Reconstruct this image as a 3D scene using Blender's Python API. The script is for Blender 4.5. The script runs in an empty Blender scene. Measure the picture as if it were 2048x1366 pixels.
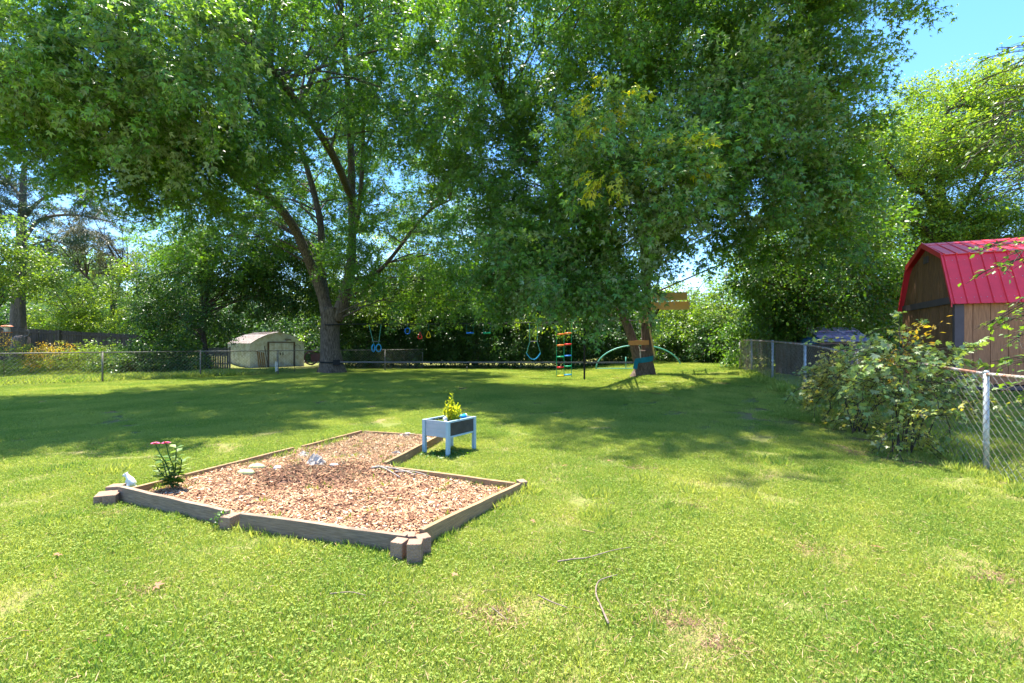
import bpy, math, random
import numpy as np
from math import radians as R, sin, cos, pi, sqrt, atan2

random.seed(7)
rng = np.random.default_rng(11)
S = bpy.context.scene
COL = S.collection

# ------------------------------------------------------------------ camera, sky, sun, exposure
CZ, F, HY = 1.6, 950.0, 688.0
cd = bpy.data.cameras.new('camera'); cam = bpy.data.objects.new('camera', cd); COL.objects.link(cam)
cd.sensor_width = 36; cd.lens = F / 2048 * 36; cd.clip_start = 0.05; cd.clip_end = 3000
cd.shift_y = (HY - 683) / 2048
cam.location = (0, 0, CZ); cam.rotation_euler = (R(90), 0, 0)
S.camera = cam

SUNV = np.array([-0.13, 0.30, 0.945]); SUNV /= np.linalg.norm(SUNV)
sun_el = math.asin(SUNV[2]); sun_az = atan2(SUNV[0], SUNV[1])
W_ = bpy.data.worlds.new('World'); S.world = W_; W_.use_nodes = True
nt = W_.node_tree; nt.nodes.clear()
wo = nt.nodes.new('ShaderNodeOutputWorld'); bg = nt.nodes.new('ShaderNodeBackground')
sky = nt.nodes.new('ShaderNodeTexSky'); sky.sky_type = 'NISHITA'; sky.sun_disc = False
sky.sun_elevation = sun_el; sky.sun_rotation = sun_az
sky.air_density = 1.0; sky.dust_density = 0.2; sky.ozone_density = 3.0
bg.inputs['Strength'].default_value = 0.15
tc = nt.nodes.new('ShaderNodeTexCoord')
mp = nt.nodes.new('ShaderNodeMapping'); mp.inputs['Scale'].default_value = (1.0, 1.0, 2.6)
nz = nt.nodes.new('ShaderNodeTexNoise'); nz.inputs['Scale'].default_value = 2.3; nz.inputs['Detail'].default_value = 7; nz.inputs['Roughness'].default_value = .55
cr = nt.nodes.new('ShaderNodeValToRGB'); cr.color_ramp.elements[0].position = .55; cr.color_ramp.elements[1].position = .74
cr.color_ramp.elements[1].color = (.8, .8, .8, 1)
mx = nt.nodes.new('ShaderNodeMix'); mx.data_type = 'RGBA'
mx.inputs['B'].default_value = (2.3, 2.35, 2.6, 1)
L = nt.links
L.new(tc.outputs['Generated'], mp.inputs['Vector']); L.new(mp.outputs[0], nz.inputs['Vector'])
L.new(nz.outputs['Fac'], cr.inputs['Fac']); L.new(cr.outputs['Color'], mx.inputs['Factor'])
hs_ = nt.nodes.new('ShaderNodeHueSaturation'); hs_.inputs['Saturation'].default_value = 1.25; hs_.inputs['Value'].default_value = .9; L.new(sky.outputs[0], hs_.inputs['Color']); even = nt.nodes.new('ShaderNodeMix'); even.data_type = 'RGBA'; even.inputs['Factor'].default_value = .5; even.inputs['B'].default_value = (.30, .64, 1.62, 1); L.new(hs_.outputs[0], even.inputs['A']); L.new(even.outputs['Result'], mx.inputs['A']); L.new(mx.outputs['Result'], bg.inputs['Color']); L.new(bg.outputs[0], wo.inputs[0])

sd = bpy.data.lights.new('sun', 'SUN'); so = bpy.data.objects.new('sun', sd); COL.objects.link(so)
sd.energy = 3.7; sd.angle = R(0.6); sd.color = (1, .94, .82)
from mathutils import Vector, Matrix
so.rotation_euler = Vector(SUNV).to_track_quat('Z', 'Y').to_euler(); so.location = (0, 0, 30)
S.view_settings.view_transform = 'Standard'; S.view_settings.look = 'None'
S.view_settings.exposure = 2.35; S.view_settings.gamma = 1; S.view_settings.use_curve_mapping = False
S.render.engine = 'CYCLES'
S.cycles.max_bounces = 6; S.cycles.diffuse_bounces = 4; S.cycles.glossy_bounces = 2; S.cycles.transmission_bounces = 4
S.cycles.use_denoising = True; S.cycles.caustics_reflective = False; S.cycles.caustics_refractive = False

# ------------------------------------------------------------------ terrain and pixel -> place
def sm(t): t = min(1, max(0, t)); return t * t * (3 - 2 * t)
def g(x, y):
    z = .55 * sm((x - 2.5) / 7) * sm((y - 4) / 8)
    z += .6 * sm((y - 22) / 7) * sm((-x - 18) / 5)
    return z
def W(px, py, d): return np.array([(px - 1024) / F * d, d, CZ - (py - HY) / F * d])
def G(px, py):
    d = 1.5
    while d < 80:
        p = W(px, py, d)
        if p[2] <= g(p[0], p[1]): break
        d += .02
    return np.array([p[0], p[1], g(p[0], p[1])])
def PX(x, d): return 1024 + F * x / d

# ------------------------------------------------------------------ materials
def mat(name, col, rough=.7, col2=None, scale=8, bump=0, bscale=40, stretch=(1, 1, 1), metal=0, detail=5, spec=.3, contrast=(.35, .65), obj_random=0, c3=None):
    m = bpy.data.materials.new(name); m.use_nodes = True; n = m.node_tree; P = n.nodes['Principled BSDF']; l = n.links
    P.inputs['Roughness'].default_value = rough; P.inputs['Metallic'].default_value = metal
    P.inputs['Specular IOR Level'].default_value = spec
    t = n.nodes.new('ShaderNodeTexCoord'); mpp = n.nodes.new('ShaderNodeMapping'); mpp.inputs['Scale'].default_value = stretch
    l.new(t.outputs['Object'], mpp.inputs['Vector'])
    nn = n.nodes.new('ShaderNodeTexNoise'); nn.inputs['Scale'].default_value = scale; nn.inputs['Detail'].default_value = detail; nn.inputs['Roughness'].default_value = .62
    l.new(mpp.outputs[0], nn.inputs['Vector'])
    rr = n.nodes.new('ShaderNodeValToRGB'); rr.color_ramp.elements[0].position = contrast[0]; rr.color_ramp.elements[1].position = contrast[1]
    c2 = col2 or tuple(c * .75 for c in col)
    rr.color_ramp.elements[0].color = (*col, 1); rr.color_ramp.elements[1].color = (*c2, 1)
    if c3:
        e = rr.color_ramp.elements.new(min(1, contrast[1] + .12)); e.color = (*c3, 1)
    l.new(nn.outputs['Fac'], rr.inputs['Fac'])
    out = rr.outputs['Color']
    if obj_random:
        oi = n.nodes.new('ShaderNodeObjectInfo'); mr = n.nodes.new('ShaderNodeMapRange')
        mr.inputs['To Min'].default_value = 1 - obj_random; mr.inputs['To Max'].default_value = 1 + obj_random
        hs = n.nodes.new('ShaderNodeHueSaturation'); l.new(oi.outputs['Random'], mr.inputs['Value']); l.new(mr.outputs[0], hs.inputs['Value']); l.new(out, hs.inputs['Color']); out = hs.outputs[0]
    l.new(out, P.inputs['Base Color'])
    if bump:
        nb = n.nodes.new('ShaderNodeTexNoise'); nb.inputs['Scale'].default_value = bscale; nb.inputs['Detail'].default_value = 6
        l.new(mpp.outputs[0], nb.inputs['Vector'])
        b = n.nodes.new('ShaderNodeBump'); b.inputs['Strength'].default_value = bump; b.inputs['Distance'].default_value = .02
        l.new(nb.outputs['Fac'], b.inputs['Height']); l.new(b.outputs[0], P.inputs['Normal'])
    return m

def leafmat(name, c1, c2, back=None, trans=.42, rough=.38, spec=.5, var=.3, tcol=None, vscale=.35, randtint=.35):
    """foliage: colour runs c1..c2 with the leaf's own tint; translucent; a paler underside where the species has one"""
    m = bpy.data.materials.new(name); m.use_nodes = True; n = m.node_tree; P = n.nodes['Principled BSDF']; l = n.links; O = n.nodes['Material Output']
    P.inputs['Roughness'].default_value = rough; P.inputs['Specular IOR Level'].default_value = spec
    a = n.nodes.new('ShaderNodeAttribute'); a.attribute_name = 'tint'
    oi = n.nodes.new('ShaderNodeObjectInfo')
    ge = n.nodes.new('ShaderNodeNewGeometry')
    nn = n.nodes.new('ShaderNodeTexNoise'); nn.inputs['Scale'].default_value = vscale; nn.inputs['Detail'].default_value = 3
    l.new(ge.outputs['Position'], nn.inputs['Vector'])
    m1 = n.nodes.new('ShaderNodeMath'); m1.operation = 'MULTIPLY_ADD'; m1.inputs[1].default_value = randtint; l.new(oi.outputs['Random'], m1.inputs[0]); l.new(a.outputs['Fac'], m1.inputs[2])
    m2 = n.nodes.new('ShaderNodeMath'); m2.operation = 'MULTIPLY_ADD'; m2.inputs[1].default_value = 1.1; l.new(nn.outputs['Fac'], m2.inputs[0]); l.new(m1.outputs[0], m2.inputs[2])
    m3 = n.nodes.new('ShaderNodeMath'); m3.operation = 'SUBTRACT'; m3.inputs[1].default_value = .72; m3.use_clamp = True; l.new(m2.outputs[0], m3.inputs[0])
    mxx = n.nodes.new('ShaderNodeMix'); mxx.data_type = 'RGBA'; mxx.inputs['A'].default_value = (*c1, 1); mxx.inputs['B'].default_value = (*c2, 1); l.new(m3.outputs[0], mxx.inputs['Factor'])
    c = mxx.outputs['Result']
    surf = c
    if back:
        mb = n.nodes.new('ShaderNodeMix'); mb.data_type = 'RGBA'; mb.inputs['B'].default_value = (*back, 1); l.new(c, mb.inputs['A'])
        l.new(ge.outputs['Backfacing'], mb.inputs['Factor']); surf = mb.outputs['Result']
    l.new(surf, P.inputs['Base Color'])
    T = n.nodes.new('ShaderNodeBsdfTranslucent')
    tm = n.nodes.new('ShaderNodeMix'); tm.data_type = 'RGBA'; tm.blend_type = 'MULTIPLY'; tm.inputs['Factor'].default_value = 1
    tm.inputs['B'].default_value = (*(tcol or (1.9, 1.7, .55)), 1); l.new(c, tm.inputs['A']); l.new(tm.outputs['Result'], T.inputs['Color'])
    ms = n.nodes.new('ShaderNodeMixShader'); ms.inputs[0].default_value = trans
    l.new(P.outputs[0], ms.inputs[1]); l.new(T.outputs[0], ms.inputs[2]); l.new(ms.outputs[0], O.inputs[0])
    return m

def tintmat(name, stops, rough=.8):
    m = bpy.data.materials.new(name); m.use_nodes = True; n = m.node_tree; P = n.nodes['Principled BSDF']
    P.inputs['Roughness'].default_value = rough; P.inputs['Specular IOR Level'].default_value = .2
    a = n.nodes.new('ShaderNodeAttribute'); a.attribute_name = 'tint'; r = n.nodes.new('ShaderNodeValToRGB')
    els = r.color_ramp.elements
    els[0].position, els[0].color = stops[0][0], (*stops[0][1], 1); els[1].position, els[1].color = stops[-1][0], (*stops[-1][1], 1)
    for p, c in stops[1:-1]: e = els.new(p); e.color = (*c, 1)
    n.links.new(a.outputs['Fac'], r.inputs['Fac']); n.links.new(r.outputs[0], P.inputs['Base Color'])
    return m

M = {}
M['maple'] = leafmat('maple_leaf', (.05, .145, .022), (.165, .32, .035), back=(.15, .24, .09), trans=.50, spec=.38, tcol=(2.1, 1.9, .45))
M['maple_near'] = leafmat('maple_leaf_sunlit', (.065, .18, .03), (.22, .40, .055), back=(.26, .34, .18), trans=.42, spec=.5)  # brighter copy of the maple leaf, sunlit highlights put into its colour
M['yellow_leaf'] = leafmat('yellow_sunlit_leaf', (.30, .40, .03), (.65, .58, .05), trans=.5)  # maple sprays: sun highlights painted as yellow leaves; planter plant: its own yellow
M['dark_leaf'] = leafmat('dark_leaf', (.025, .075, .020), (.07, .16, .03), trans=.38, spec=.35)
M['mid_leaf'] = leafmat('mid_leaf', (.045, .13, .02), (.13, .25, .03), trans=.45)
M['bright_leaf'] = leafmat('bright_leaf', (.07, .16, .025), (.20, .30, .04), trans=.5)
M['ash_leaf'] = leafmat('ash_leaf', (.085, .20, .03), (.27, .37, .04), trans=.48)
M['far_leaf'] = leafmat('far_leaf', (.07, .15, .06), (.16, .25, .08), trans=.4)
M['blue_leaf'] = leafmat('blue_conifer', (.035, .075, .05), (.09, .15, .09), trans=.25)
M['brown_leaf'] = leafmat('cedar_leaf', (.05, .07, .035), (.13, .13, .07), trans=.25)
M['creeper'] = leafmat('creeper_leaf', (.12, .22, .06), (.30, .38, .12), back=(.28, .34, .2), trans=.38, spec=.6)
M['creeper2'] = leafmat('vine_leaf', (.16, .24, .05), (.45, .38, .08), back=(.28, .32, .16), trans=.40)
M['orange_leaf'] = leafmat('turning_leaf', (.34, .30, .04), (.55, .30, .04), trans=.45)
M['grass'] = leafmat('grass_blade', (.16, .27, .045), (.52, .51, .13), trans=.42, spec=.2, rough=.6, vscale=.6, tcol=(1.25, 1.3, .7), randtint=.45)
M['weed'] = leafmat('weed_leaf', (.10, .19, .03), (.27, .34, .06), trans=.45, spec=.3)
M['straw'] = tintmat('straw', [(0, (.30, .22, .10)), (1, (.55, .45, .25))])
M['thatch'] = tintmat('thatch', [(0, (.20, .11, .06)), (.6, (.34, .22, .12)), (1, (.46, .36, .2))])
M['bare'] = mat('bare_soil', (.20, .125, .07), 1, (.12, .075, .045), 25, 1, 90, contrast=(.3, .7))
M['bark'] = mat('maple_bark', (.17, .135, .11), .95, (.05, .038, .03), 5, 1, 9, (5, 5, .8), contrast=(.4, .62), detail=8)
M['bark2'] = mat('stem_bark', (.17, .12, .095), .95, (.055, .038, .03), 6, 1, 10, (6, 6, .7), contrast=(.4, .62), detail=8)
M['bark_dark'] = mat('dark_bark', (.085, .065, .052), .95, (.035, .028, .022), 5, .8, 12, (4, 4, 1))
M['bark_grey'] = mat('grey_bark', (.20, .165, .145), .95, (.07, .058, .05), 7, 1, 10, (6, 6, .6))
M['plank_grey'] = mat('weathered_plank', (.28, .205, .15), .85, (.145, .10, .07), 5, .4, 30, (1.5, 1.5, 34), obj_random=.14, c3=(.20, .16, .13))
M['plank_tan'] = mat('tan_plank', (.34, .215, .11), .85, (.20, .13, .07), 5, .3, 30, (1.5, 1.5, 34), obj_random=.12)
M['block'] = mat('concrete_block', (.34, .22, .155), .95, (.24, .15, .105), 9, .7, 70, contrast=(.3, .7), obj_random=.1)
M['mulch'] = mat('mulch_bed', (.24, .13, .085), .95, (.10, .05, .033), 14, 1, 60, contrast=(.3, .7))
M['chip'] = tintmat('mulch_chip', [(0, (.07, .035, .02)), (.3, (.23, .11, .062)), (.6, (.45, .25, .135)), (.85, (.58, .39, .24)), (1, (.66, .54, .42))])
M['galv'] = mat('galvanised_steel', (.42, .46, .48), .45, (.30, .33, .36), 12, .1, 50, metal=.35, spec=.5)
M['dull_post'] = mat('dull_post', (.20, .19, .165), .6, (.12, .115, .10), 10, .1, 50, metal=.2)
M['rusty'] = mat('rusty_rail', (.45, .44, .42), .6, (.38, .17, .10), 5, .2, 50, metal=.2, contrast=(.42, .58))
M['wire'] = mat('fence_wire', (.30, .30, .29), .5, (.22, .16, .12), 3, metal=.4)
M['blue_paint'] = mat('pale_blue_paint', (.36, .405, .44), .6, (.30, .35, .38), 5, .15, 40)
M['teal_paint'] = mat('teal_leg_paint', (.27, .40, .46), .6, (.32, .43, .48), 5, .15, 40)
M['black'] = mat('black_panel', (.035, .035, .033), .7, (.06, .06, .055), 8, .1, 40)
M['soil'] = mat('soil', (.06, .04, .028), 1, (.03, .02, .015), 20, 1, 60)
M['white'] = mat('white_stone', (.72, .70, .66), .8, (.5, .48, .44), 30, .3, 60, contrast=(.5, .75))
M['pale'] = mat('pale_cloth', (.56, .51, .44), .9, (.34, .29, .24), 9, .6, 40)
M['gourd'] = mat('pale_gourd', (.55, .56, .30), .7, (.42, .46, .20), 6)
M['stick'] = mat('grey_stick', (.26, .20, .16), .9, (.15, .11, .085), 14, .5, 60)
M['silver_stick'] = mat('silver_driftwood', (.36, .31, .27), .9, (.22, .18, .15), 14, .5, 60)
M['pink'] = mat('pink_petal', (.80, .14, .30), .6, (.72, .10, .25), 10)
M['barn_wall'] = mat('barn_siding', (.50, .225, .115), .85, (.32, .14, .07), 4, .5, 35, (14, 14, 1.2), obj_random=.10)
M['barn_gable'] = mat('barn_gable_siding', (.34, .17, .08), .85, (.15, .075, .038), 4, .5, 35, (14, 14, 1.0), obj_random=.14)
M['barn_trim'] = mat('barn_trim', (.115, .085, .09), .7, (.095, .07, .075), 6, .1, 40)
M['red'] = mat('red_metal', (.82, .034, .052), .42, (.70, .03, .045), 3, spec=.5)
M['dark'] = mat('dark_gap', (.02, .017, .015), 1)
M['blue_roof'] = mat('blue_vinyl', (.24, .30, .50), .35, (.17, .22, .42), 3, spec=.6, contrast=(.3, .7))
M['blue_plastic'] = mat('blue_plastic', (.02, .10, .22), .4, (.02, .08, .18), 3)
M['grey_wall'] = mat('grey_wall', (.25, .24, .25), .8, (.18, .17, .18), 4)
M['shed_white'] = mat('shed_white', (.78, .82, .90), .55, (.40, .40, .36), 3, .1, 30, contrast=(.45, .7), c3=(.28, .22, .15))
M['shed_cream'] = mat('shed_cream', (.60, .64, .68), .55, (.42, .41, .36), 3, .1, 30, contrast=(.45, .68), c3=(.26, .19, .12))
M['shed_roof'] = mat('shed_roof', (.40, .37, .36), .6, (.25, .18, .16), 6, .2, 30)
M['brown_frame'] = mat('brown_frame', (.12, .085, .065), .7)
M['fence_wood'] = mat('fence_wood', (.10, .082, .068), .95, (.052, .043, .036), 6, .4, 30, (8, 8, 1), obj_random=.25)
M['grey_picket'] = mat('grey_picket', (.26, .235, .20), .95, (.15, .13, .11), 6, .4, 30, (8, 8, 1), obj_random=.2)
M['rope_black'] = mat('black_strap', (.02, .02, .022), .8)
M['rope_green'] = mat('green_rope', (.04, .20, .16), .8)
M['strap_grey'] = mat('grey_webbing', (.15, .145, .155), .8, (.10, .10, .105), 9)
M['strap_teal'] = mat('teal_strap', (.0, .17, .25), .7, (.0, .13, .20), 9)
for k, c in dict(c_red=(.75, .03, .03), c_blue=(.01, .16, .62), c_lblue=(.03, .32, .62), c_yellow=(.80, .58, .01), c_green=(.01, .34, .16), c_orange=(.78, .22, .03), c_arch=(.10, .36, .30)).items():
    M[k] = mat(k[2:] + '_plastic', c, .4, c)
M['lumber'] = mat('yellow_lumber', (.62, .42, .19), .8, (.52, .34, .14), 5, .3, 30, (2, 9, 12))
M['orange_board'] = mat('orange_board', (.58, .28, .10), .8, (.46, .20, .07), 5, .3, 30, (2, 9, 12))
M['terracotta'] = mat('terracotta_plastic', (.50, .17, .08), .6, (.45, .15, .07), 4)
M['steel_dark'] = mat('dark_steel', (.06, .065, .06), .6)
M['rust'] = mat('rusty_red_steel', (.14, .035, .02), .7, (.08, .025, .02), 6)
M['house_roof'] = mat('house_roof', (.34, .28, .25), .9, (.26, .2, .18), 6)
M['house_wall'] = mat('house_wall', (.45, .28, .18), .9, (.4, .24, .15), 6)
M['dry_leaf'] = mat('dry_leaf', (.36, .17, .09), .8, (.24, .11, .07), 30)

# lawn material: green thatch with pale and bare brown patches
def lawn_mat():
    m = bpy.data.materials.new('lawn'); m.use_nodes = True; n = m.node_tree; P = n.nodes['Principled BSDF']; l = n.links
    P.inputs['Roughness'].default_value = .95; P.inputs['Specular IOR Level'].default_value = .1
    ge = n.nodes.new('ShaderNodeNewGeometry')
    def nz_(sc, det=6):
        a = n.nodes.new('ShaderNodeTexNoise'); a.inputs['Scale'].default_value = sc; a.inputs['Detail'].default_value = det; l.new(ge.outputs['Position'], a.inputs['Vector']); return a
    def ramp(src, p0, c0, p1, c1):
        r = n.nodes.new('ShaderNodeValToRGB'); r.color_ramp.elements[0].position = p0; r.color_ramp.elements[1].position = p1
        r.color_ramp.elements[0].color = (*c0, 1); r.color_ramp.elements[1].color = (*c1, 1); l.new(src.outputs['Fac'], r.inputs['Fac']); return r
    base = ramp(nz_(.5, 8), .35, (.13, .17, .04), .7, (.20, .20, .06))
    fine = ramp(nz_(45, 4), .3, (.55, .55, .5), .7, (1.3, 1.3, 1.25))
    mu = n.nodes.new('ShaderNodeMix'); mu.data_type = 'RGBA'; mu.blend_type = 'MULTIPLY'; mu.inputs['Factor'].default_value = 1
    l.new(base.outputs[0], mu.inputs['A']); l.new(fine.outputs[0], mu.inputs['B'])
    bare = ramp(nz_(1.3, 7), .52, (.15, .15, .15), .66, (1, 1, 1))
    mb = n.nodes.new('ShaderNodeMix'); mb.data_type = 'RGBA'; mb.inputs['B'].default_value = (.21, .17, .075, 1)
    l.new(mu.outputs['Result'], mb.inputs['A']); l.new(bare.outputs[0], mb.inputs['Factor']); l.new(mb.outputs['Result'], P.inputs['Base Color'])
    b = n.nodes.new('ShaderNodeBump'); b.inputs['Strength'].default_value = .8; b.inputs['Distance'].default_value = .03
    l.new(nz_(30, 5).outputs['Fac'], b.inputs['Height']); l.new(b.outputs[0], P.inputs['Normal'])
    return m
M['lawn'] = lawn_mat()

# ------------------------------------------------------------------ builders
def wloc(o):
    v = Vector((0, 0, 0))
    while o is not None: v += o.location; o = o.parent
    return v
class MB:
    def __init__(s): s.v = []; s.f = []
    def add(s, vs, fs):
        k = len(s.v); s.v += [tuple(float(c) for c in p) for p in vs]; s.f += [tuple(i + k for i in f) for f in fs]; return s
    def box(s, c, size, rz=0, M3=None, taper=1, bev=0):
        hx, hy, hz = [q / 2 for q in size]
        out = []
        for sz in (-1, 1):
            for sx, sy in ((-1, -1), (1, -1), (1, 1), (-1, 1)):
                t = taper if sz > 0 else 1
                p = Vector((sx * hx * t, sy * hy * t, sz * hz))
                p = (M3 @ p) if M3 is not None else Matrix.Rotation(rz, 3, 'Z') @ p
                out.append((p.x + c[0], p.y + c[1], p.z + c[2]))
        return s.add(out, [(0, 3, 2, 1), (4, 5, 6, 7), (0, 1, 5, 4), (1, 2, 6, 5), (2, 3, 7, 6), (3, 0, 4, 7)])
    def bar(s, a, b, w, h, up=(0, 0, 1)):
        a = Vector([float(q) for q in a]); b = Vector([float(q) for q in b]); d = b - a; ln = d.length; d.normalize(); u = Vector(up)
        sdir = d.cross(u)
        if sdir.length < 1e-4: sdir = Vector((1, 0, 0))
        sdir.normalize(); u = sdir.cross(d)
        m3 = Matrix((d, -sdir, u)).transposed()
        return s.box((a + b) / 2, (ln, w, h), M3=m3)
    def tube(s, pts, rad, n=8, cap=True, rough=0, closed=False, lobes=0):
        pts = [Vector([float(q) for q in p]) for p in pts]; N = len(pts)
        if not hasattr(rad, '__len__'): rad = [rad] * N
        vs = []; ref = None
        for i, p in enumerate(pts):
            if closed: d = pts[(i + 1) % N] - pts[i - 1]
            else: d = pts[min(i + 1, N - 1)] - pts[max(i - 1, 0)]
            d.normalize()
            if ref is None:
                ref = d.orthogonal().normalized()
            ref = (ref - d * ref.dot(d)).normalized(); b = d.cross(ref)
            for k in range(n):
                a = 2 * pi * k / n
                r = rad[i] * (1 + rough * random.uniform(-1, 1) + lobes * sin(a * 5 + i * .12) + lobes * .6 * sin(a * 9 + 1.3 - i * .1))
                q = p + (ref * cos(a) + b * sin(a)) * r; vs.append(q)
        fs = []
        for i in range(N if closed else N - 1):
            j = (i + 1) % N
            for k in range(n):
                fs.append((i * n + k, i * n + (k + 1) % n, j * n + (k + 1) % n, j * n + k))
        if cap and not closed:
            fs.append(tuple(reversed(range(n)))); fs.append(tuple((N - 1) * n + k for k in range(n)))
        return s.add(vs, fs)
    def ball(s, c, r, nu=10, nv=7, M3=None, jit=0):
        vs = []; fs = []
        for j in range(nv + 1):
            th = pi * j / nv
            for i in range(nu):
                ph = 2 * pi * i / nu; q = 1 + jit * random.uniform(-1, 1)
                p = Vector((r[0] * sin(th) * cos(ph) * q, r[1] * sin(th) * sin(ph) * q, r[2] * cos(th) * q))
                if M3 is not None: p = M3 @ p
                vs.append((p.x + c[0], p.y + c[1], p.z + c[2]))
        for j in range(nv):
            for i in range(nu): fs.append((j * nu + i, (j + 1) * nu + i, (j + 1) * nu + (i + 1) % nu, j * nu + (i + 1) % nu))
        return s.add(vs, fs)
    def prism(s, poly, d0, d1, fn):
        """poly: 2d points; fn(u,v,w)->xyz; extruded from w=d0 to d1"""
        n = len(poly)
        vs = [fn(u, v, d0) for u, v in poly] + [fn(u, v, d1) for u, v in poly]
        fs = [tuple(range(n)), tuple(reversed(range(n, 2 * n)))] + [(i, i + n, (i + 1) % n + n, (i + 1) % n) for i in range(n)]
        return s.add(vs, fs)
    def build(s, name, m, parent=None, origin=None, smooth=False, bevel=0):
        base = wloc(parent) if parent is not None else Vector(origin if origin is not None else (0, 0, 0))
        me = bpy.data.meshes.new(name)
        me.from_pydata([(x - base.x, y - base.y, z - base.z) for x, y, z in s.v], [], s.f); me.update()
        me.materials.append(m)
        if smooth: me.polygons.foreach_set('use_smooth', [True] * len(me.polygons))
        o = bpy.data.objects.new(name, me); COL.objects.link(o)
        if parent is not None: o.parent = parent
        else: o.location = base
        if bevel:
            b = o.modifiers.new('edge', 'BEVEL'); b.width = bevel; b.segments = 2; b.limit_method = 'ANGLE'
        return o
def tag(o, label=None, cat=None, group=None, kind=None):
    if label: o['label'] = label
    if cat: o['category'] = cat
    if group: o['group'] = group
    if kind: o['kind'] = kind
    return o
def thing(name, loc, label, cat, group=None):
    o = bpy.data.objects.new(name, None); COL.objects.link(o); o.location = [float(q) for q in loc]; o.empty_display_size = .2
    return tag(o, label, cat, group)

# leaf templates: x along the leaf, y across, z normal
def kite(w=.3, fold=.05): return np.array([(0, 0, 0), (.42, w, fold), (1, 0, -.06), (.42, -w, fold)], float), np.array([(0, 2, 1), (0, 3, 2)])
def star(n=3, spread=50, w=.17, side=.8):
    vs = []; fs = []
    for i in range(n):
        a = R((i - (n - 1) / 2) * spread / max(1, (n - 1) / 2)); ln = 1 if i == (n - 1) / 2 else side
        ca, sa = cos(a), sin(a); k = len(vs)
        for x, y, z in ((.0, -w, 0), (ln, 0, -.08), (.0, w, 0)):
            vs.append((x * ca - y * sa + .1, x * sa + y * ca, z + (.05 if y else 0)))
        fs.append((k, k + 1, k + 2))
    return np.array(vs), np.array(fs)
def kites(n, spread, w=.18, side=.85, off=.05):
    vs = []; fs = []; kv, kf = kite(w)
    for i in range(n):
        a = R((i - (n - 1) / 2) * spread / max(1, (n - 1) / 2)); ln = 1 - (1 - side) * abs(i - (n - 1) / 2) / max(1, (n - 1) / 2)
        ca, sa = cos(a), sin(a); q = kv * ln; k = len(vs)
        for x, y, z in q: vs.append((x * ca - y * sa + off, x * sa + y * ca, z))
        fs += [tuple(f + k) for f in kf]
    return np.array(vs), np.array(fs)
def norm(a): return a / np.maximum(np.linalg.norm(a, axis=1, keepdims=True), 1e-9)
def place(tpl, pos, dirv, nrm, size, tint):
    tv, tf = tpl; n = len(pos)
    X = norm(dirv); Y = norm(np.cross(nrm, X)); Z = np.cross(X, Y)
    V = (pos[:, None, :] + size[:, None, None] * (tv[None, :, 0:1] * X[:, None, :] + tv[None, :, 1:2] * Y[:, None, :] + tv[None, :, 2:3] * Z[:, None, :])).reshape(-1, 3)
    Fc = (tf[None] + (np.arange(n) * len(tv))[:, None, None]).reshape(-1, 3)
    return V, Fc, np.repeat(tint, len(tv))
def join(parts):
    V = []; Fc = []; T = []; k = 0
    for v, f, t in parts: V.append(v); Fc.append(f + k); T.append(t); k += len(v)
    return np.concatenate(V), np.concatenate(Fc), np.concatenate(T)
def npmesh(name, V, Fc, T, mats, midx=None):
    me = bpy.data.meshes.new(name); nf = len(Fc)
    me.vertices.add(len(V)); me.vertices.foreach_set('co', V.astype(np.float32).ravel())
    me.loops.add(nf * 3); me.loops.foreach_set('vertex_index', Fc.astype(np.int32).ravel())
    me.polygons.add(nf); me.polygons.foreach_set('loop_start', np.arange(0, nf * 3, 3, dtype=np.int32))
    a = me.attributes.new('tint', 'FLOAT', 'POINT'); a.data.foreach_set('value', T.astype(np.float32))
    for m in mats: me.materials.append(m)
    if midx is not None: me.polygons.foreach_set('material_index', midx.astype(np.int32))
    me.update(calc_edges=True)
    return me
def npobj(name, data, m, parent=None, origin=(0, 0, 0)):
    V, Fc, T = data; base = wloc(parent) if parent is not None else Vector(origin)
    me = npmesh(name, V - np.array(base), Fc, T, [m]); o = bpy.data.objects.new(name, me); COL.objects.link(o)
    if parent is not None: o.parent = parent
    else: o.location = base
    return o

SRC = bpy.data.collections.new('foliage_sources')   # leaf sprays that the crowns' own geometry nodes draw from; not in the scene
def source(name, data, mats, midx=None):
    V, Fc, T = data
    o = bpy.data.objects.new(name, npmesh(name, V, Fc, T, mats, midx)); SRC.objects.link(o); return o

def tubetri(p0, p1, r0, r1):
    d = np.array(p1) - p0; d = d / (np.linalg.norm(d) + 1e-9); a = np.cross(d, [0.3, .5, .8]); a /= np.linalg.norm(a); b = np.cross(d, a)
    V = []
    for p, r in ((p0, r0), (p1, r1)):
        for k in range(3): V.append(p + r * (cos(2.094 * k) * a + sin(2.094 * k) * b))
    f = []
    for k in range(3): q = (k + 1) % 3; f += [(k, q, 3 + q), (k, 3 + q, 3 + k)]
    return np.array(V), np.array(f)

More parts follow.
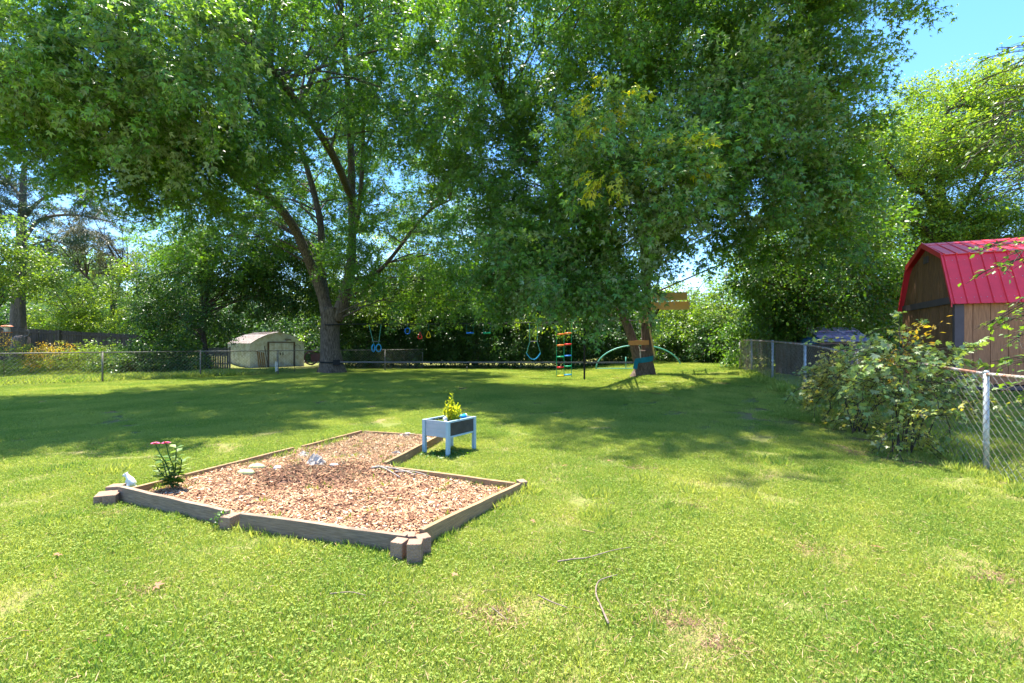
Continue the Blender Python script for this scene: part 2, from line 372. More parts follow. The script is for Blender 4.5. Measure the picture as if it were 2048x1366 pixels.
def make_spray(name, tpl, leafm, n_leaf, size, length=.85, droop=.35, spread=.16, twigs=5, bark=None, leafdroop=.6, flat=.5, seed=0):
    r = np.random.default_rng(seed)
    tw = []
    parts = []; fc = 0
    main = lambda t: np.array([length * t, .06 * sin(3 * t + seed), -droop * t * t * length])
    pts = [main(t) for t in np.linspace(0, 1, 5)]
    for a, b in zip(pts, pts[1:]): tw.append(tubetri(a, b, .006, .004))
    segs = [(main, 1.0)]
    ends = []
    for i in range(twigs):
        t0 = r.uniform(.15, .9); o = main(t0); ang = (1 if i % 2 else -1) * r.uniform(.5, 1.1); ln = length * r.uniform(.25, .5)
        e = o + np.array([cos(ang) * ln, sin(ang) * ln, r.uniform(-.5, .1) * ln - droop * .4 * ln]); ends.append((o, e)); tw.append(tubetri(o, e, .004, .002))
    P = []; D = []
    for i in range(n_leaf):
        if r.random() < .4: t = r.uniform(.1, 1); p = main(t); d = np.array([1, 0, -droop])
        else: o, e = ends[r.integers(len(ends))]; t = r.uniform(.2, 1.05); p = o + (e - o) * t; d = e - o
        d = d / np.linalg.norm(d)
        P.append(p + r.normal(0, spread * .45, 3)); D.append(d + r.normal(0, .65, 3) + np.array([0, 0, -leafdroop]))
    P = np.array(P); D = np.array(D)
    N = np.array([0, 0, 1.0]) + r.normal(0, flat, (n_leaf, 3))
    V, Fc, T = place(tpl, P, D, N, size * r.uniform(.65, 1.25, n_leaf), r.uniform(0, .75, n_leaf))
    k = len(V); mi = np.zeros(len(Fc)); tv = []; tf = []
    for v, f in tw: tf.append(f + k); tv.append(v); k += len(v)
    tf = np.concatenate(tf); tv = np.concatenate(tv)
    return source(name, (np.concatenate([V, tv]), np.concatenate([Fc, tf]), np.concatenate([T, np.zeros(len(tv))])), [leafm, bark or M['bark_dark']], np.concatenate([mi, np.ones(len(tf))]))

def scatter(name, P, rot, scl, idx, sources, parent=None, origin=(0, 0, 0)):
    base = wloc(parent) if parent is not None else Vector(origin)
    me = bpy.data.meshes.new(name); me.vertices.add(len(P)); me.vertices.foreach_set('co', (P - np.array(base)).astype(np.float32).ravel())
    a = me.attributes.new('rot', 'FLOAT_VECTOR', 'POINT'); a.data.foreach_set('vector', rot.astype(np.float32).ravel())
    a = me.attributes.new('scl', 'FLOAT', 'POINT'); a.data.foreach_set('value', scl.astype(np.float32))
    a = me.attributes.new('idx', 'INT', 'POINT'); a.data.foreach_set('value', idx.astype(np.int32))
    o = bpy.data.objects.new(name, me); COL.objects.link(o)
    if parent is not None: o.parent = parent
    else: o.location = base
    ng = bpy.data.node_groups.new(name + '_leaves', 'GeometryNodeTree')
    ng.interface.new_socket('Geometry', in_out='INPUT', socket_type='NodeSocketGeometry'); ng.interface.new_socket('Geometry', in_out='OUTPUT', socket_type='NodeSocketGeometry')
    n = ng.nodes; l = ng.links
    gi = n.new('NodeGroupInput'); go = n.new('NodeGroupOutput'); ip = n.new('GeometryNodeInstanceOnPoints')
    gt = n.new('GeometryNodeGeometryToInstance')
    for s_ in reversed(sources):
        oi = n.new('GeometryNodeObjectInfo'); oi.inputs['Object'].default_value = s_; oi.inputs['As Instance'].default_value = False
        l.new(oi.outputs['Geometry'], gt.inputs[0])
    def attr(nm, t):
        q = n.new('GeometryNodeInputNamedAttribute'); q.data_type = t; q.inputs['Name'].default_value = nm; return q.outputs['Attribute']
    l.new(gi.outputs[0], ip.inputs['Points']); l.new(gt.outputs[0], ip.inputs['Instance'])
    ip.inputs['Pick Instance'].default_value = True
    l.new(attr('idx', 'INT'), ip.inputs['Instance Index']); l.new(attr('rot', 'FLOAT_VECTOR'), ip.inputs['Rotation']); l.new(attr('scl', 'FLOAT'), ip.inputs['Scale'])
    l.new(ip.outputs[0], go.inputs[0])
    md = o.modifiers.new('leaves', 'NODES'); md.node_group = ng
    return o

SP = {}
def sprays(key, *a, n=4, **k): SP[key] = [make_spray(f'{key}_spray', *a, seed=i + 3, **k) for i in range(n)]
MAPLE = star(3, 52, .17, .82)
sprays('maple', MAPLE, M['maple'], 88, .108, length=.95, droop=.5, spread=.22)
sprays('maple_near', kites(3, 48, .17, .8), M['maple_near'], 55, .125, length=.8, droop=.6, spread=.2)
sprays('yellow', kites(3, 48, .17, .8), M['yellow_leaf'], 22, .15, length=.55, droop=.7, spread=.13)
sprays('dark', kite(.34), M['dark_leaf'], 60, .12, length=.95, droop=.35, spread=.28)
sprays('mid', kite(.34), M['mid_leaf'], 55, .12, length=.9, droop=.35, spread=.26)
sprays('bright', kite(.34), M['bright_leaf'], 55, .12, length=.9, droop=.35, spread=.26)
sprays('ash', kite(.30), M['ash_leaf'], 60, .105, length=.9, droop=.1, spread=.24, leafdroop=.2)
sprays('far', kite(.36), M['far_leaf'], 50, .2, length=1.3, droop=.3, spread=.4)
sprays('blue', kite(.10), M['blue_leaf'], 130, .17, length=.9, droop=.25, spread=.16, leafdroop=.1)
sprays('brown', kite(.13), M['brown_leaf'], 120, .13, length=.8, droop=.5, spread=.2)
sprays('creeper', kites(5, 75, .2, .75), M['creeper'], 16, .072, length=.42, droop=.5, spread=.08, twigs=3)
sprays('vine', kites(3, 60, .26, .85), M['creeper2'], 16, .05, length=.35, droop=.5, spread=.10, twigs=3)
sprays('weed', kite(.22), M['weed'], 30, .09, length=.5, droop=.1, spread=.12, leafdroop=.1, twigs=4)
sprays('orange', kite(.22), M['orange_leaf'], 30, .08, length=.5, droop=.1, spread=.12, leafdroop=.1, twigs=4)
sprays('oval', kite(.30, .04), M['bright_leaf'], 11, .055, length=.42, droop=.25, spread=.035, twigs=3, leafdroop=.25)

def fnoise(P, s=1.0, seed=0):
    r = np.random.default_rng(seed + 50); out = np.zeros(len(P))
    for i in range(7):
        k = r.normal(0, 1, 3); k = k / np.linalg.norm(k) * r.uniform(.8, 2.3) / s; out += np.sin(P @ k * 2 + r.uniform(0, 6))
    return out / 7
def blob(ell, dens, seed=0, cull=-.12, inner=.45, ns=1.0):
    """spray points and headings inside world-space ellipsoids ((x,y,z),(rx,ry,rz)[,density])"""
    r = np.random.default_rng(seed); PP = []; RR = []
    for e in ell:
        c, q = np.array(e[0]), np.array(e[1]); dd = dens * (e[2] if len(e) > 2 else 1)
        p = 1.6; area = 4 * pi * (((q[0] * q[1]) ** p + (q[0] * q[2]) ** p + (q[1] * q[2]) ** p) / 3) ** (1 / p)
        n = int(area * dd)
        u = norm(r.normal(0, 1, (n, 3))); rad = inner + (1 - inner) * r.random(n) ** .6
        P = c + u * rad[:, None] * q
        P += r.normal(0, min(.35, .22 * q.min()), P.shape)
        keep = fnoise(P, ns, seed) > cull
        keep &= P[:, 2] > np.array([g(a, b) + .05 for a, b in P[:, :2]])
        P = P[keep]; u = u[keep]
        az = np.arctan2(u[:, 1], u[:, 0]) + r.normal(0, .7, len(P)); pitch = -np.clip(u[:, 2], -.6, .8) * .7 + r.normal(0, .25, len(P))
        PP.append(P); RR.append(np.stack([r.normal(0, .3, len(P)), pitch, az], 1))
    return np.concatenate(PP), np.concatenate(RR)
def E(px, py, d, rx, ry, rd, k=1): return (tuple(W(px, py, d)), (rx / F * d, rd, ry / F * d), k)

def path(pts, n=6):
    """smooth polyline (Catmull-Rom) through points"""
    P = [np.array(p, float) for p in pts]; P = [2 * P[0] - P[1]] + P + [2 * P[-1] - P[-2]]; out = []
    for i in range(1, len(P) - 2):
        for t in np.linspace(0, 1, n, endpoint=False):
            a, b, c, d = P[i - 1:i + 3]
            out.append(.5 * (2 * b + (c - a) * t + (2 * a - 5 * b + 4 * c - d) * t * t + (3 * b - a - 3 * c + d) * t ** 3))
    out.append(P[-2]); return out
def lerp_r(rs, n, m): return list(np.interp(np.linspace(0, 1, m), np.linspace(0, 1, len(rs)), rs))
def branches_to(limbs, targets, r0=.05, r1=.012, seed=1, sides=4, wob=.09):
    mb = MB(); pts = np.array([q for l in limbs for q in l]); r = np.random.default_rng(seed)
    for T in targets:
        d = np.linalg.norm(pts - T, axis=1) + np.maximum(0, pts[:, 2] - T[2] + .5) * 1.5
        cand = np.argsort(d)[:6]; Sx = pts[r.choice(cand)]
        ln = np.linalg.norm(T - Sx)
        mid = (Sx + T) / 2 + np.array([r.normal(0, wob * ln), r.normal(0, wob * ln), .10 * ln])
        q = path([Sx, mid, T], 4); k = min(1.6, .45 + ln / 8)
        mb.tube(q, lerp_r([r0 * k, r1], 2, len(q)), sides, cap=False)
    return mb

def make_tree(name, label, base, trunk, limbs, ell, spray, dens, bark, nb=60, group=None, cull=-.12, seed=0, scale=1.0, extra=None, ns=1.0, inner=.45, br=(.05, .012), lobes=.05, cat='tree'):
    t = thing(name, base, label, cat, group)
    if trunk:
        q = path(trunk[0], 6); MB().tube(q, lerp_r(trunk[1], 0, len(q)), 22, rough=.02, lobes=lobes).build('trunk', bark, t, smooth=True)
        sk = [q]
    else: sk = []
    for pts, rs in limbs:
        q = path(pts, 6); MB().tube(q, lerp_r(rs, 0, len(q)), 12, rough=.04, lobes=lobes * .6).build('limb', bark, t, smooth=True); sk.append(q)
    P, Q = blob(ell, dens, seed, cull, inner, ns)
    if nb and sk:
        r = np.random.default_rng(seed + 5); PT = P[P[:, 2] > base[2] + 2.6]; tg = PT[r.choice(len(PT), min(nb, len(PT)), replace=False)]
        tag(branches_to(sk, tg, *br, seed=seed).build('branches', bark, t, smooth=True), kind='stuff')
    r = np.random.default_rng(seed + 9); srcs = list(SP[spray]); idx = r.integers(0, len(srcs), len(P))
    if extra:   # (ellipsoids, spray key, density)
        for el2, key2, d2 in extra:
            P2, Q2 = blob(el2, d2, seed + 77, -.5, .2); k = len(srcs); srcs += SP[key2]
            idx = np.concatenate([idx, r.integers(k, len(srcs), len(P2))]); P = np.concatenate([P, P2]); Q = np.concatenate([Q, Q2])
    c = scatter('crown', P, Q, scale * r.uniform(.7, 1.3, len(P)), idx, srcs, t); c['kind'] = 'stuff'
    return t

# ------------------------------------------------------------------ ground
def ground():
    xs = np.concatenate([[-1500, -600, -200, -90, -60], np.arange(-45, 45.1, .75), [60, 90, 200, 600, 1500]])
    ys = np.concatenate([[-800, -200, -60, -30, -15], np.arange(-8, 50, .75), [60, 90, 200, 600, 1500]])
    V = [(x, y, g(x, y) if abs(x) < 60 and y < 60 else g(max(-45, min(45, x)), min(y, 50))) for y in ys for x in xs]
    nx = len(xs); f = [(j * nx + i, j * nx + i + 1, (j + 1) * nx + i + 1, (j + 1) * nx + i) for j in range(len(ys) - 1) for i in range(nx - 1)]
    mb = MB(); mb.add(V, f); return mb.build('lawn', M['lawn'], smooth=True)
tag(ground(), kind='structure')

# bed corners (world x, y)
A_, B_, C_, D_, E_, F_, G_ = [tuple(G(px, py)[:2]) for px, py in ((240, 1003), (462, 1057), (822, 1112), (1038, 985), (768, 947), (884, 880), (725, 871))]
BED = [A_, C_, D_, E_, F_, G_]
def inpoly(x, y, poly=BED):
    c = np.zeros(len(x), bool); n = len(poly)
    for i in range(n):
        (x1, y1), (x2, y2) = poly[i], poly[(i + 1) % n]
        k = ((y1 > y) != (y2 > y)); c ^= k & (x < (x2 - x1) * (y - y1) / ((y2 - y1) + 1e-12) + x1)
    return c

# grass: sods of mown blades and clover, hundreds of blades each
def sod(seed, rad=.32, nb=1150, nc=70, h=.040):
    r = np.random.default_rng(seed)
    a = r.uniform(0, 2 * pi, nb); q = rad * np.sqrt(r.random(nb)); P = np.stack([q * np.cos(a), q * np.sin(a), np.zeros(nb) - .004], 1)
    D = np.stack([r.normal(0, .55, nb), r.normal(0, .55, nb), np.ones(nb)], 1); N = norm(r.normal(0, 1, (nb, 3)) * [1, 1, .2])
    tpl = (np.array([(0, -.05, 0), (0, .05, 0), (.6, .045, .05), (.6, -.045, .05), (1, 0, .18)], float), np.array([(0, 1, 2), (0, 2, 3), (3, 2, 4)]))
    b = place(tpl, P, D, N, h * r.uniform(.5, 1.3, nb), r.uniform(0, .7, nb))
    a = r.uniform(0, 2 * pi, nc); q = rad * np.sqrt(r.random(nc)); cl = []
    P = np.stack([q * np.cos(a), q * np.sin(a), r.uniform(.012, .04, nc)], 1)
    for k in range(3):
        th = r.uniform(0, 6.28) + 2.09 * k + np.arange(nc) * 1.7
        D = np.stack([np.cos(th), np.sin(th), r.normal(.05, .25, nc)], 1); N = np.array([0, 0, 1.]) + r.normal(0, .25, (nc, 3))
        cl.append(place(kite(.38, .0), P, D, N, r.uniform(.008, .014, nc), r.uniform(0, .5, nc)))
    return source('sod', join([b] + cl), [M['grass']])
SODS = [sod(i) for i in range(4)]
TALL = [sod(20 + i, .3, 300, 20, .16) for i in range(2)]
def scatter_grass():
    P = []; 
    def field(x0, x1, y0, y1, dens, f=None):
        n = int((x1 - x0) * (y1 - y0) * dens); x = rng.uniform(x0, x1, n); y = rng.uniform(y0, y1, n)
        k = (np.abs(x) < 1.15 * y + .8)
        k &= ~inpoly(x, y, [(a + (a - -1.8) * .02, b + (b - 5.5) * .02) for a, b in BED])
        if f is not None: k &= f(x, y)
        x, y = x[k], y[k]; return np.stack([x, y, [g(a, b) for a, b in zip(x, y)]], 1)
    SPOTS = [(*G(px, py)[:2], a, b) for px, py, a, b in ((1310, 1228, .16, .08), (1360, 1245, .12, .06), (1290, 935, .25, .1), (1625, 1098, .14, .07), (975, 1225, .2, .05), (1000, 1245, .12, .05), (1440, 1290, .1, .06), (1385, 1015, .15, .06), (1860, 925, .4, .12), (1700, 905, .4, .15), (225, 1030, .12, .05), (1310, 1085, .1, .06), (300, 1180, .12, .06), (1990, 1160, .18, .08))]
    globals()["SPOTS"] = SPOTS
    def bare(x, y):
        k = np.ones(len(x), bool)
        for a, b, rx, ry in SPOTS: k &= ((x - a) / (rx + .2)) ** 2 + ((y - b) / (ry + .12)) ** 2 > rng.uniform(-.2, 1.1, len(x))
        return k
    P = np.concatenate([field(-5, 5, 1.2, 4.5, 26, bare), field(-9.5, 9.5, 4.5, 9, 15, bare), field(-22, 20, 9, 16, 11), field(-34, 24, 16, 30, 7)])
    n = len(P); d = P[:, 1]
    rot = np.stack([np.zeros(n), np.zeros(n), rng.uniform(0, 6.28, n)], 1)
    s = rng.uniform(.75, 1.2, n) * np.interp(d, [0, 9, 16, 30], [.85, 1.0, 1.35, 1.7]) * (1 + .28 * fnoise(P, .8, 9))
    o = scatter('grass', P, rot, s, rng.integers(0, 4, n), SODS); tag(o, 'short mown grass and clover covering the yard', 'grass', kind='stuff')
    # taller tufts along fences and bed edge
    Q = []
    def line(a, b, n, w):
        for _ in range(n):
            t = rng.random(); x = a[0] + (b[0] - a[0]) * t + rng.normal(0, w); y = a[1] + (b[1] - a[1]) * t + rng.normal(0, w); Q.append((x, y, g(x, y)))
    for p, q, n, w in ((A_, C_, 26, .05), (C_, D_, 10, .05), (G_, A_, 22, .04), (D_, E_, 10, .05), ((5.0, 2.8), (5.8, 5.9), 30, .12), ((5.8, 5.8), (7.0, 11.4), 60, .2), ((7, 11.4), (8.6, 17), 30, .2)): line(p, q, n, w)
    for _ in range(260): x = rng.uniform(-24, -13); y = 36.7 + x + rng.uniform(.8, 4.5); Q.append((x, y, g(x, y)))
    for _ in range(110):
        y = rng.uniform(2.2, 6.5); x = rng.uniform(-1.1, 1.1) * y; Q.append((x, y, -.02))
    Q = np.array(Q); n = len(Q); keep = ~inpoly(Q[:, 0], Q[:, 1]); Q = Q[keep]; n = len(Q)
    s = np.interp(Q[:, 1], [3, 8, 20], [.42, .75, 1.5]) * rng.uniform(.6, 1.2, n)
    o = scatter('tall_grass', Q, np.stack([np.zeros(n), np.zeros(n), rng.uniform(0, 6.28, n)], 1), s, rng.integers(0, 2, n), TALL)
    tag(o, 'longer unmown grass along the fences and the edges of the garden bed', 'grass', kind='stuff')
scatter_grass()
def dead_grass():
    xs_, ys_ = [], []
    for a, b, rx, ry in SPOTS: k = int(160 + 2600 * rx * ry); xs_.append(rng.normal(a, rx * 1.0, k)); ys_.append(rng.normal(b, ry * 1.1 + .04, k))
    k = 22000; y = rng.uniform(1.8, 8, k); xs_.append(rng.uniform(-1.1, 1.1, k) * y); ys_.append(y)
    x = np.concatenate(xs_); y = np.concatenate(ys_); k = ~inpoly(x, y); x, y = x[k], y[k]; n = len(x)
    P = np.stack([x, y, [g(a, b) for a, b in zip(x, y)]], 1) + np.stack([x * 0, x * 0, rng.uniform(0, .03, n)], 1)
    D = np.stack([rng.normal(0, 1, n), rng.normal(0, 1, n), rng.uniform(-.1, .6, n)], 1)
    tpl = (np.array([(0, -.035, 0), (0, .035, 0), (.5, .03, .08), (.5, -.03, .08), (1, 0, .05)], float), np.array([(0, 1, 2), (0, 2, 3), (3, 2, 4)]))
    o = npobj('dead_grass', place(tpl, P, D, np.array([0, 0, 1.]) + rng.normal(0, .5, (n, 3)), rng.uniform(.02, .055, n), rng.random(n)), M['thatch'])
    tag(o, 'dry brown grass blades in the thin and bare spots of the lawn', 'grass', kind='stuff')
dead_grass()
def bare_patches():
    for a, b, rx, ry in SPOTS:
        z = g(a, b); n = 20; V = [(a, b, z + .012)]
        for k in range(n):
            th = 2 * pi * k / n; q = 1 + .25 * sin(3 * th + a * 9) + .15 * sin(5 * th + b * 7) + random.uniform(-.1, .1); V.append((a + rx * q * cos(th) * .95, b + ry * q * sin(th) * 1.1, g(a + rx * cos(th), b + ry * sin(th)) + .003))
        o = MB().add(V, [(0, 1 + k, 1 + (k + 1) % n) for k in range(n)]).build('bare_soil', M['bare'], origin=(a, b, z), smooth=True); tag(o, kind='structure')
bare_patches()

# ------------------------------------------------------------------ big trees
def L_(*a): return [W(*p) for p in a]
T1 = G(665, 746)
d1 = T1[1]
def trunk_pts(base, *rest): return [np.array(base) - [0, 0, .15]] + [W(*p) for p in rest]
make_tree('maple_tree', 'huge old maple with forked trunk beside the white metal shed', T1,
    (trunk_pts(T1, (664, 730, d1), (661, 700, d1), (660, 655, d1), (663, 615, d1)), [.86, .64, .52, .49, .50]),
    [(L_((655, 630, d1), (646, 592, d1), (622, 530, d1 - .4), (585, 450, d1 - 1.5), (530, 385, d1 - 3.5), (468, 338, d1 - 6), (400, 290, d1 - 9)), [.36, .30, .27, .22, .17, .12, .06]),
     (L_((672, 640, d1), (690, 590, d1), (703, 520, d1), (704, 400, d1 - .5), (700, 250, d1 - 1.5), (690, 100, d1 - 2.5), (675, -60, d1 - 3)), [.36, .33, .24, .20, .17, .13, .08]),
     (L_((650, 590, d1 + .2), (643, 540, d1 + .4), (640, 440, d1 + .5), (612, 330, d1), (570, 200, d1 - .5), (520, 60, d1 - 1)), [.24, .22, .18, .14, .1, .05]),
     (L_((704, 490, d1), (720, 400, d1 - 1), (727, 250, d1 - 2), (722, 90, d1 - 3)), [.14, .12, .09, .05]),
     (L_((700, 560, d1), (760, 540, d1 - 1), (850, 430, d1 - 2), (900, 400, d1 - 2.5)), [.12, .1, .08, .04]),
     (L_((530, 385, d1 - 3.5), (500, 380, d1 - 5), (430, 320, d1 - 8), (300, 250, d1 - 10.5)), [.16, .14, .1, .05]),
     (L_((704, 400, d1 - .5), (660, 300, d1 - 5), (560, 160, d1 - 10), (460, 60, d1 - 13)), [.2, .17, .12, .05])],
    [E(120, 110, 13.5, 230, 190, 2.6), E(400, 110, 14, 230, 190, 3), E(30, 180, 14.5, 140, 80, 2.4), E(270, 270, 14.5, 170, 100, 2.5),
     E(430, 260, 17, 150, 110, 2.6, .8), E(370, 375, 16, 80, 60, 1.8, .8), E(180, 310, 15.5, 90, 55, 1.8, .7),
     E(640, 60, 21, 200, 150, 4, .6), E(820, 130, 20, 150, 170, 3.5, .65), E(600, 300, 28.5, 170, 120, 3, .7), E(800, 320, 27, 140, 140, 3.5, .7),
     E(460, 470, 26, 130, 80, 3, .8), E(800, 500, 24, 150, 70, 3, .7), E(880, 590, 24, 110, 40, 2, .6), E(580, 430, 29.5, 130, 90, 2.5, .6),
     E(350, -130, 16.3, 380, 130, 3.8, .55), E(650, -110, 22, 330, 130, 4, .5)],
    'maple', 7.6, M['bark'], nb=260, seed=1, cull=.06, ns=.62,
    extra=[([E(330, 40, 10.8, 130, 60, 1), E(60, 100, 11, 90, 90, 1), E(390, 150, 11.5, 100, 60, 1), E(100, 180, 12, 130, 60, 1), E(310, 230, 12, 120, 70, 1)], 'maple_near', 4.6)])

T2 = G(1286, 752)
d2 = T2[1]
make_tree('maple_tree', 'twin stemmed maple wrapped with a teal strap, wooden boards fixed to its stems', T2,
    (trunk_pts(T2, (1288, 742, d2), (1287, 722, d2), (1287, 700, d2)), [.62, .45, .36, .33]),
    [(L_((1277, 722, d2), (1268, 690, d2), (1256, 655, d2), (1238, 610, d2), (1205, 540, d2 - .3), (1160, 450, d2 - .8), (1110, 370, d2 - 1.5), (1040, 270, d2 - 2), (980, 160, d2 - 2.5)), [.22, .19, .18, .17, .15, .13, .1, .08, .05]),
     (L_((1298, 722, d2), (1294, 690, d2), (1293, 640, d2), (1292, 560, d2), (1283, 420, d2), (1262, 250, d2 - .5), (1240, 60, d2 - 1), (1230, -80, d2 - 1)), [.27, .24, .21, .19, .17, .15, .11, .07]),
     (L_((1292, 560, d2), (1330, 450, d2 - .6), (1400, 300, d2 - 1.5), (1480, 130, d2 - 2.5), (1540, 0, d2 - 3)), [.2, .2, .17, .12, .07]),
     (L_((1262, 260, d2 - .5), (1310, 120, d2 - 1), (1330, 0, d2 - 1)), [.16, .12, .08]),
     (L_((1292, 480, d2), (1400, 420, d2 - 1), (1520, 300, d2 - 2), (1620, 200, d2 - 3)), [.16, .13, .09, .04]),
     ],
    [E(1110, 530, 14.5, 150, 75, 1.3), E(1080, 450, 15.5, 140, 80, 1.6), E(1240, 500, 13.5, 100, 75, 1.1, .9), E(1240, 380, 13.5, 150, 110, 1.6),
     E(1060, 290, 16, 130, 120, 2, .8), E(950, 200, 17, 130, 150, 2.4, .75), E(990, 380, 18, 100, 90, 2, .7), E(1110, 90, 15.5, 210, 150, 3, .75), E(1290, 130, 15, 150, 140, 2.5, .7),
     E(1440, 60, 14.5, 190, 120, 2.6, .8), E(1590, 110, 14, 110, 130, 2, .8), E(1700, 10, 12.5, 110, 40, 1.5, .6), E(1480, 220, 15, 130, 110, 2, .7), E(1610, 260, 14.5, 95, 130, 1.8),
     E(1570, 400, 15, 120, 110, 1.9), E(1400, 370, 14.5, 60, 75, 1.3, .6),
     E(1250, -140, 15.3, 400, 130, 4.4, .65), E(1560, -90, 13.5, 220, 90, 3, .7)],
    'maple', 7.8, M['bark2'], br=(.032, .009), nb=170, seed=2, cull=.03, ns=.62,
    extra=[([E(1290, 330, 11.5, 95, 90, .7), E(1340, 395, 11.5, 70, 60, .7), E(1210, 260, 11.8, 70, 60, .7), E(1160, 560, 13, 120, 45, .8), E(1050, 505, 13.8, 90, 50, .8), E(1480, 200, 12.6, 120, 90, .8), E(1560, 330, 13, 90, 110, .8)], 'maple_near', 7.0),
           ([E(1340, 300, 10.8, 50, 40, .4), E(1210, 215, 11.2, 50, 30, .4), E(1225, 330, 11, 40, 30, .3)], 'yellow', 5.0)])

# right-hand ash behind the red-roofed barn
make_tree('ash_tree', 'broad yellow green tree rising behind the barn with the red roof', G(1900, 716),
    ([W(1895, 700, 24) - [0, 0, 0], W(1892, 600, 24), W(1888, 480, 24), W(1885, 420, 24)], [.42, .36, .32, .26]),
    [(L_((1887, 450, 24), (1850, 390, 23.5), (1800, 350, 23), (1750, 300, 22.5)), [.18, .15, .1, .04]),
     (L_((1888, 500, 24), (1840, 450, 23), (1790, 430, 22.5), (1730, 420, 22)), [.15, .12, .08, .04]),
     (L_((1886, 430, 24), (1880, 320, 24), (1900, 200, 24)), [.22, .15, .06]),
     (L_((1887, 470, 24), (1950, 380, 24), (2020, 300, 24)), [.18, .13, .05])],
    [E(1880, 255, 25, 105, 85, 3), E(1980, 235, 26, 115, 80, 3), E(2080, 215, 25, 110, 90, 3), E(1785, 320, 24, 75, 80, 2.6), E(1745, 390, 24, 65, 80, 2.2), E(1870, 370, 24, 120, 75, 2.6, .7),
     E(1990, 380, 24, 130, 110, 3, .8), E(1840, 490, 25, 110, 60, 2.5, .7), E(2050, 440, 22, 90, 90, 2.4), E(1930, 460, 23, 100, 50, 2, .8)],
    'ash', 8.5, M['bark_dark'], nb=120, seed=3, cull=-.08, scale=1.0, br=(.045, .012))

# dense tree behind the right fence, over the blue-roofed playhouse
make_tree('dense_tree', 'dark dense tree overhanging the far end of the right chain link fence', G(1600, 720),
    ([W(1600, 722, 21), W(1602, 640, 21), W(1600, 560, 21)], [.3, .25, .18]), [],
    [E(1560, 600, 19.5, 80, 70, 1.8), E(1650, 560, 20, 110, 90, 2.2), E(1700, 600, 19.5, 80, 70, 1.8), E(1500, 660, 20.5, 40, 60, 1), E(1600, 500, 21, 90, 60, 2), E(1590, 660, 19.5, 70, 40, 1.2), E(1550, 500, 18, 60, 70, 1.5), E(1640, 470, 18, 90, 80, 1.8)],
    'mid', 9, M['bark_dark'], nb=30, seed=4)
make_tree('leafy_tree', 'light green tree between the dark tree and the barn gable', G(1770, 712),
    ([W(1770, 712, 27), W(1768, 600, 27)], [.2, .12]), [],
    [E(1765, 590, 27, 55, 75, 2), E(1790, 520, 28, 60, 70, 2), E(1720, 500, 28, 50, 50, 2, .7)], 'far', 5, M['bark_dark'], nb=20, seed=5)

# trees and thicket along the back of the yard
make_tree('small_tree', 'dark spreading tree leaning over the white metal shed', G(412, 742),
    ([W(418, 742, 27.5), W(412, 700, 27.5), W(405, 640, 28), W(420, 560, 28.5)], [.12, .11, .1, .08]), [],
    [E(410, 580, 28.5, 100, 85, 3), E(540, 570, 29, 90, 50, 2.2), E(350, 635, 29.5, 60, 50, 2.2), E(480, 520, 29, 110, 60, 2.6), E(600, 550, 30, 70, 70, 2), ],
    'dark', 5.5, M['bark_dark'], nb=40, seed=6)
make_tree('leafy_tree', 'bright green tree left of the white metal shed', G(300, 722),
    ([W(300, 722, 33), W(302, 600, 33)], [.16, .1]), [],
    [E(310, 600, 33, 60, 80, 2.4), E(350, 530, 34, 60, 50, 2.2), E(280, 660, 31, 40, 30, 1.5), E(380, 510, 34, 40, 35, 1.6)], 'bright', 4.5, M['bark_dark'], nb=25, seed=7)
for i, (px, py, d, rx, ry, key, lab) in enumerate(((740, 540, 35, 110, 110, 'bright', 'sunlit yellow green tree behind the forked maple trunk'), (950, 500, 36, 120, 130, 'mid', 'tall green tree in the middle of the back thicket'),
        (1140, 520, 34, 120, 110, 'mid', 'green tree behind the gap between the two maples'), (1370, 618, 31, 75, 58, 'bright', 'yellow green tree behind the tree house boards'), (1445, 620, 28, 65, 58, 'bright', 'yellow green tree at the back right corner of the lawn'))):
    b = np.array([(px - 1024) / F * d, d, 0.]); b[2] = g(b[0], b[1])
    make_tree('background_tree', lab, b, ([b, W(px, min(690, py + ry * .6), d), W(px + 6, py, d)], [.28, .22, .15]), [],
        [E(px, py, d, rx, ry, 2.6), E(px - rx * .6, py + ry * .6, d - 1, rx * .55, ry * .5, 1.8), E(px + rx * .6, py + ry * .5, d - 1, rx * .55, ry * .5, 1.8)], key, 3.6, M['bark_dark'], nb=25, seed=20 + i, group='trees behind the back hedge', scale=1.15)
P, Q = blob([E(px, py, d, rx, ry, 1.5) for px, py, d, rx, ry in ((700, 690, 36.5, 40, 50), (740, 680, 33, 80, 55), (850, 670, 33, 90, 60), (960, 660, 32.5, 90, 70), (1070, 665, 31.5, 90, 65), (1180, 665, 30.5, 90, 65), (1290, 680, 29, 80, 52), (1390, 690, 27.5, 80, 45), (1450, 700, 25.5, 35, 32), (930, 590, 34, 120, 60), (1080, 590, 33, 120, 60), (760, 610, 35, 110, 50))], 6.5, 31, -.3, .3)
P2, Q2 = blob([E(px, py, d, rx, ry, 1.2) for px, py, d, rx, ry in ((1340, 690, 27, 40, 30), (1410, 680, 26.5, 30, 30), (820, 610, 30, 90, 25), (1100, 640, 28, 70, 18), (720, 600, 30, 60, 25))], 2.2, 32, -.2, .3)
srcs = SP['dark'] + SP['bright']; n1, n2 = len(P), len(P2)
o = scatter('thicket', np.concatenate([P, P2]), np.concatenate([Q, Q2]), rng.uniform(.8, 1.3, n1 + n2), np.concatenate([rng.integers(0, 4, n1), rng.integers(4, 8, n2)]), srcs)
tag(o, 'dark overgrown thicket closing off the back of the yard', 'thicket', kind='stuff')

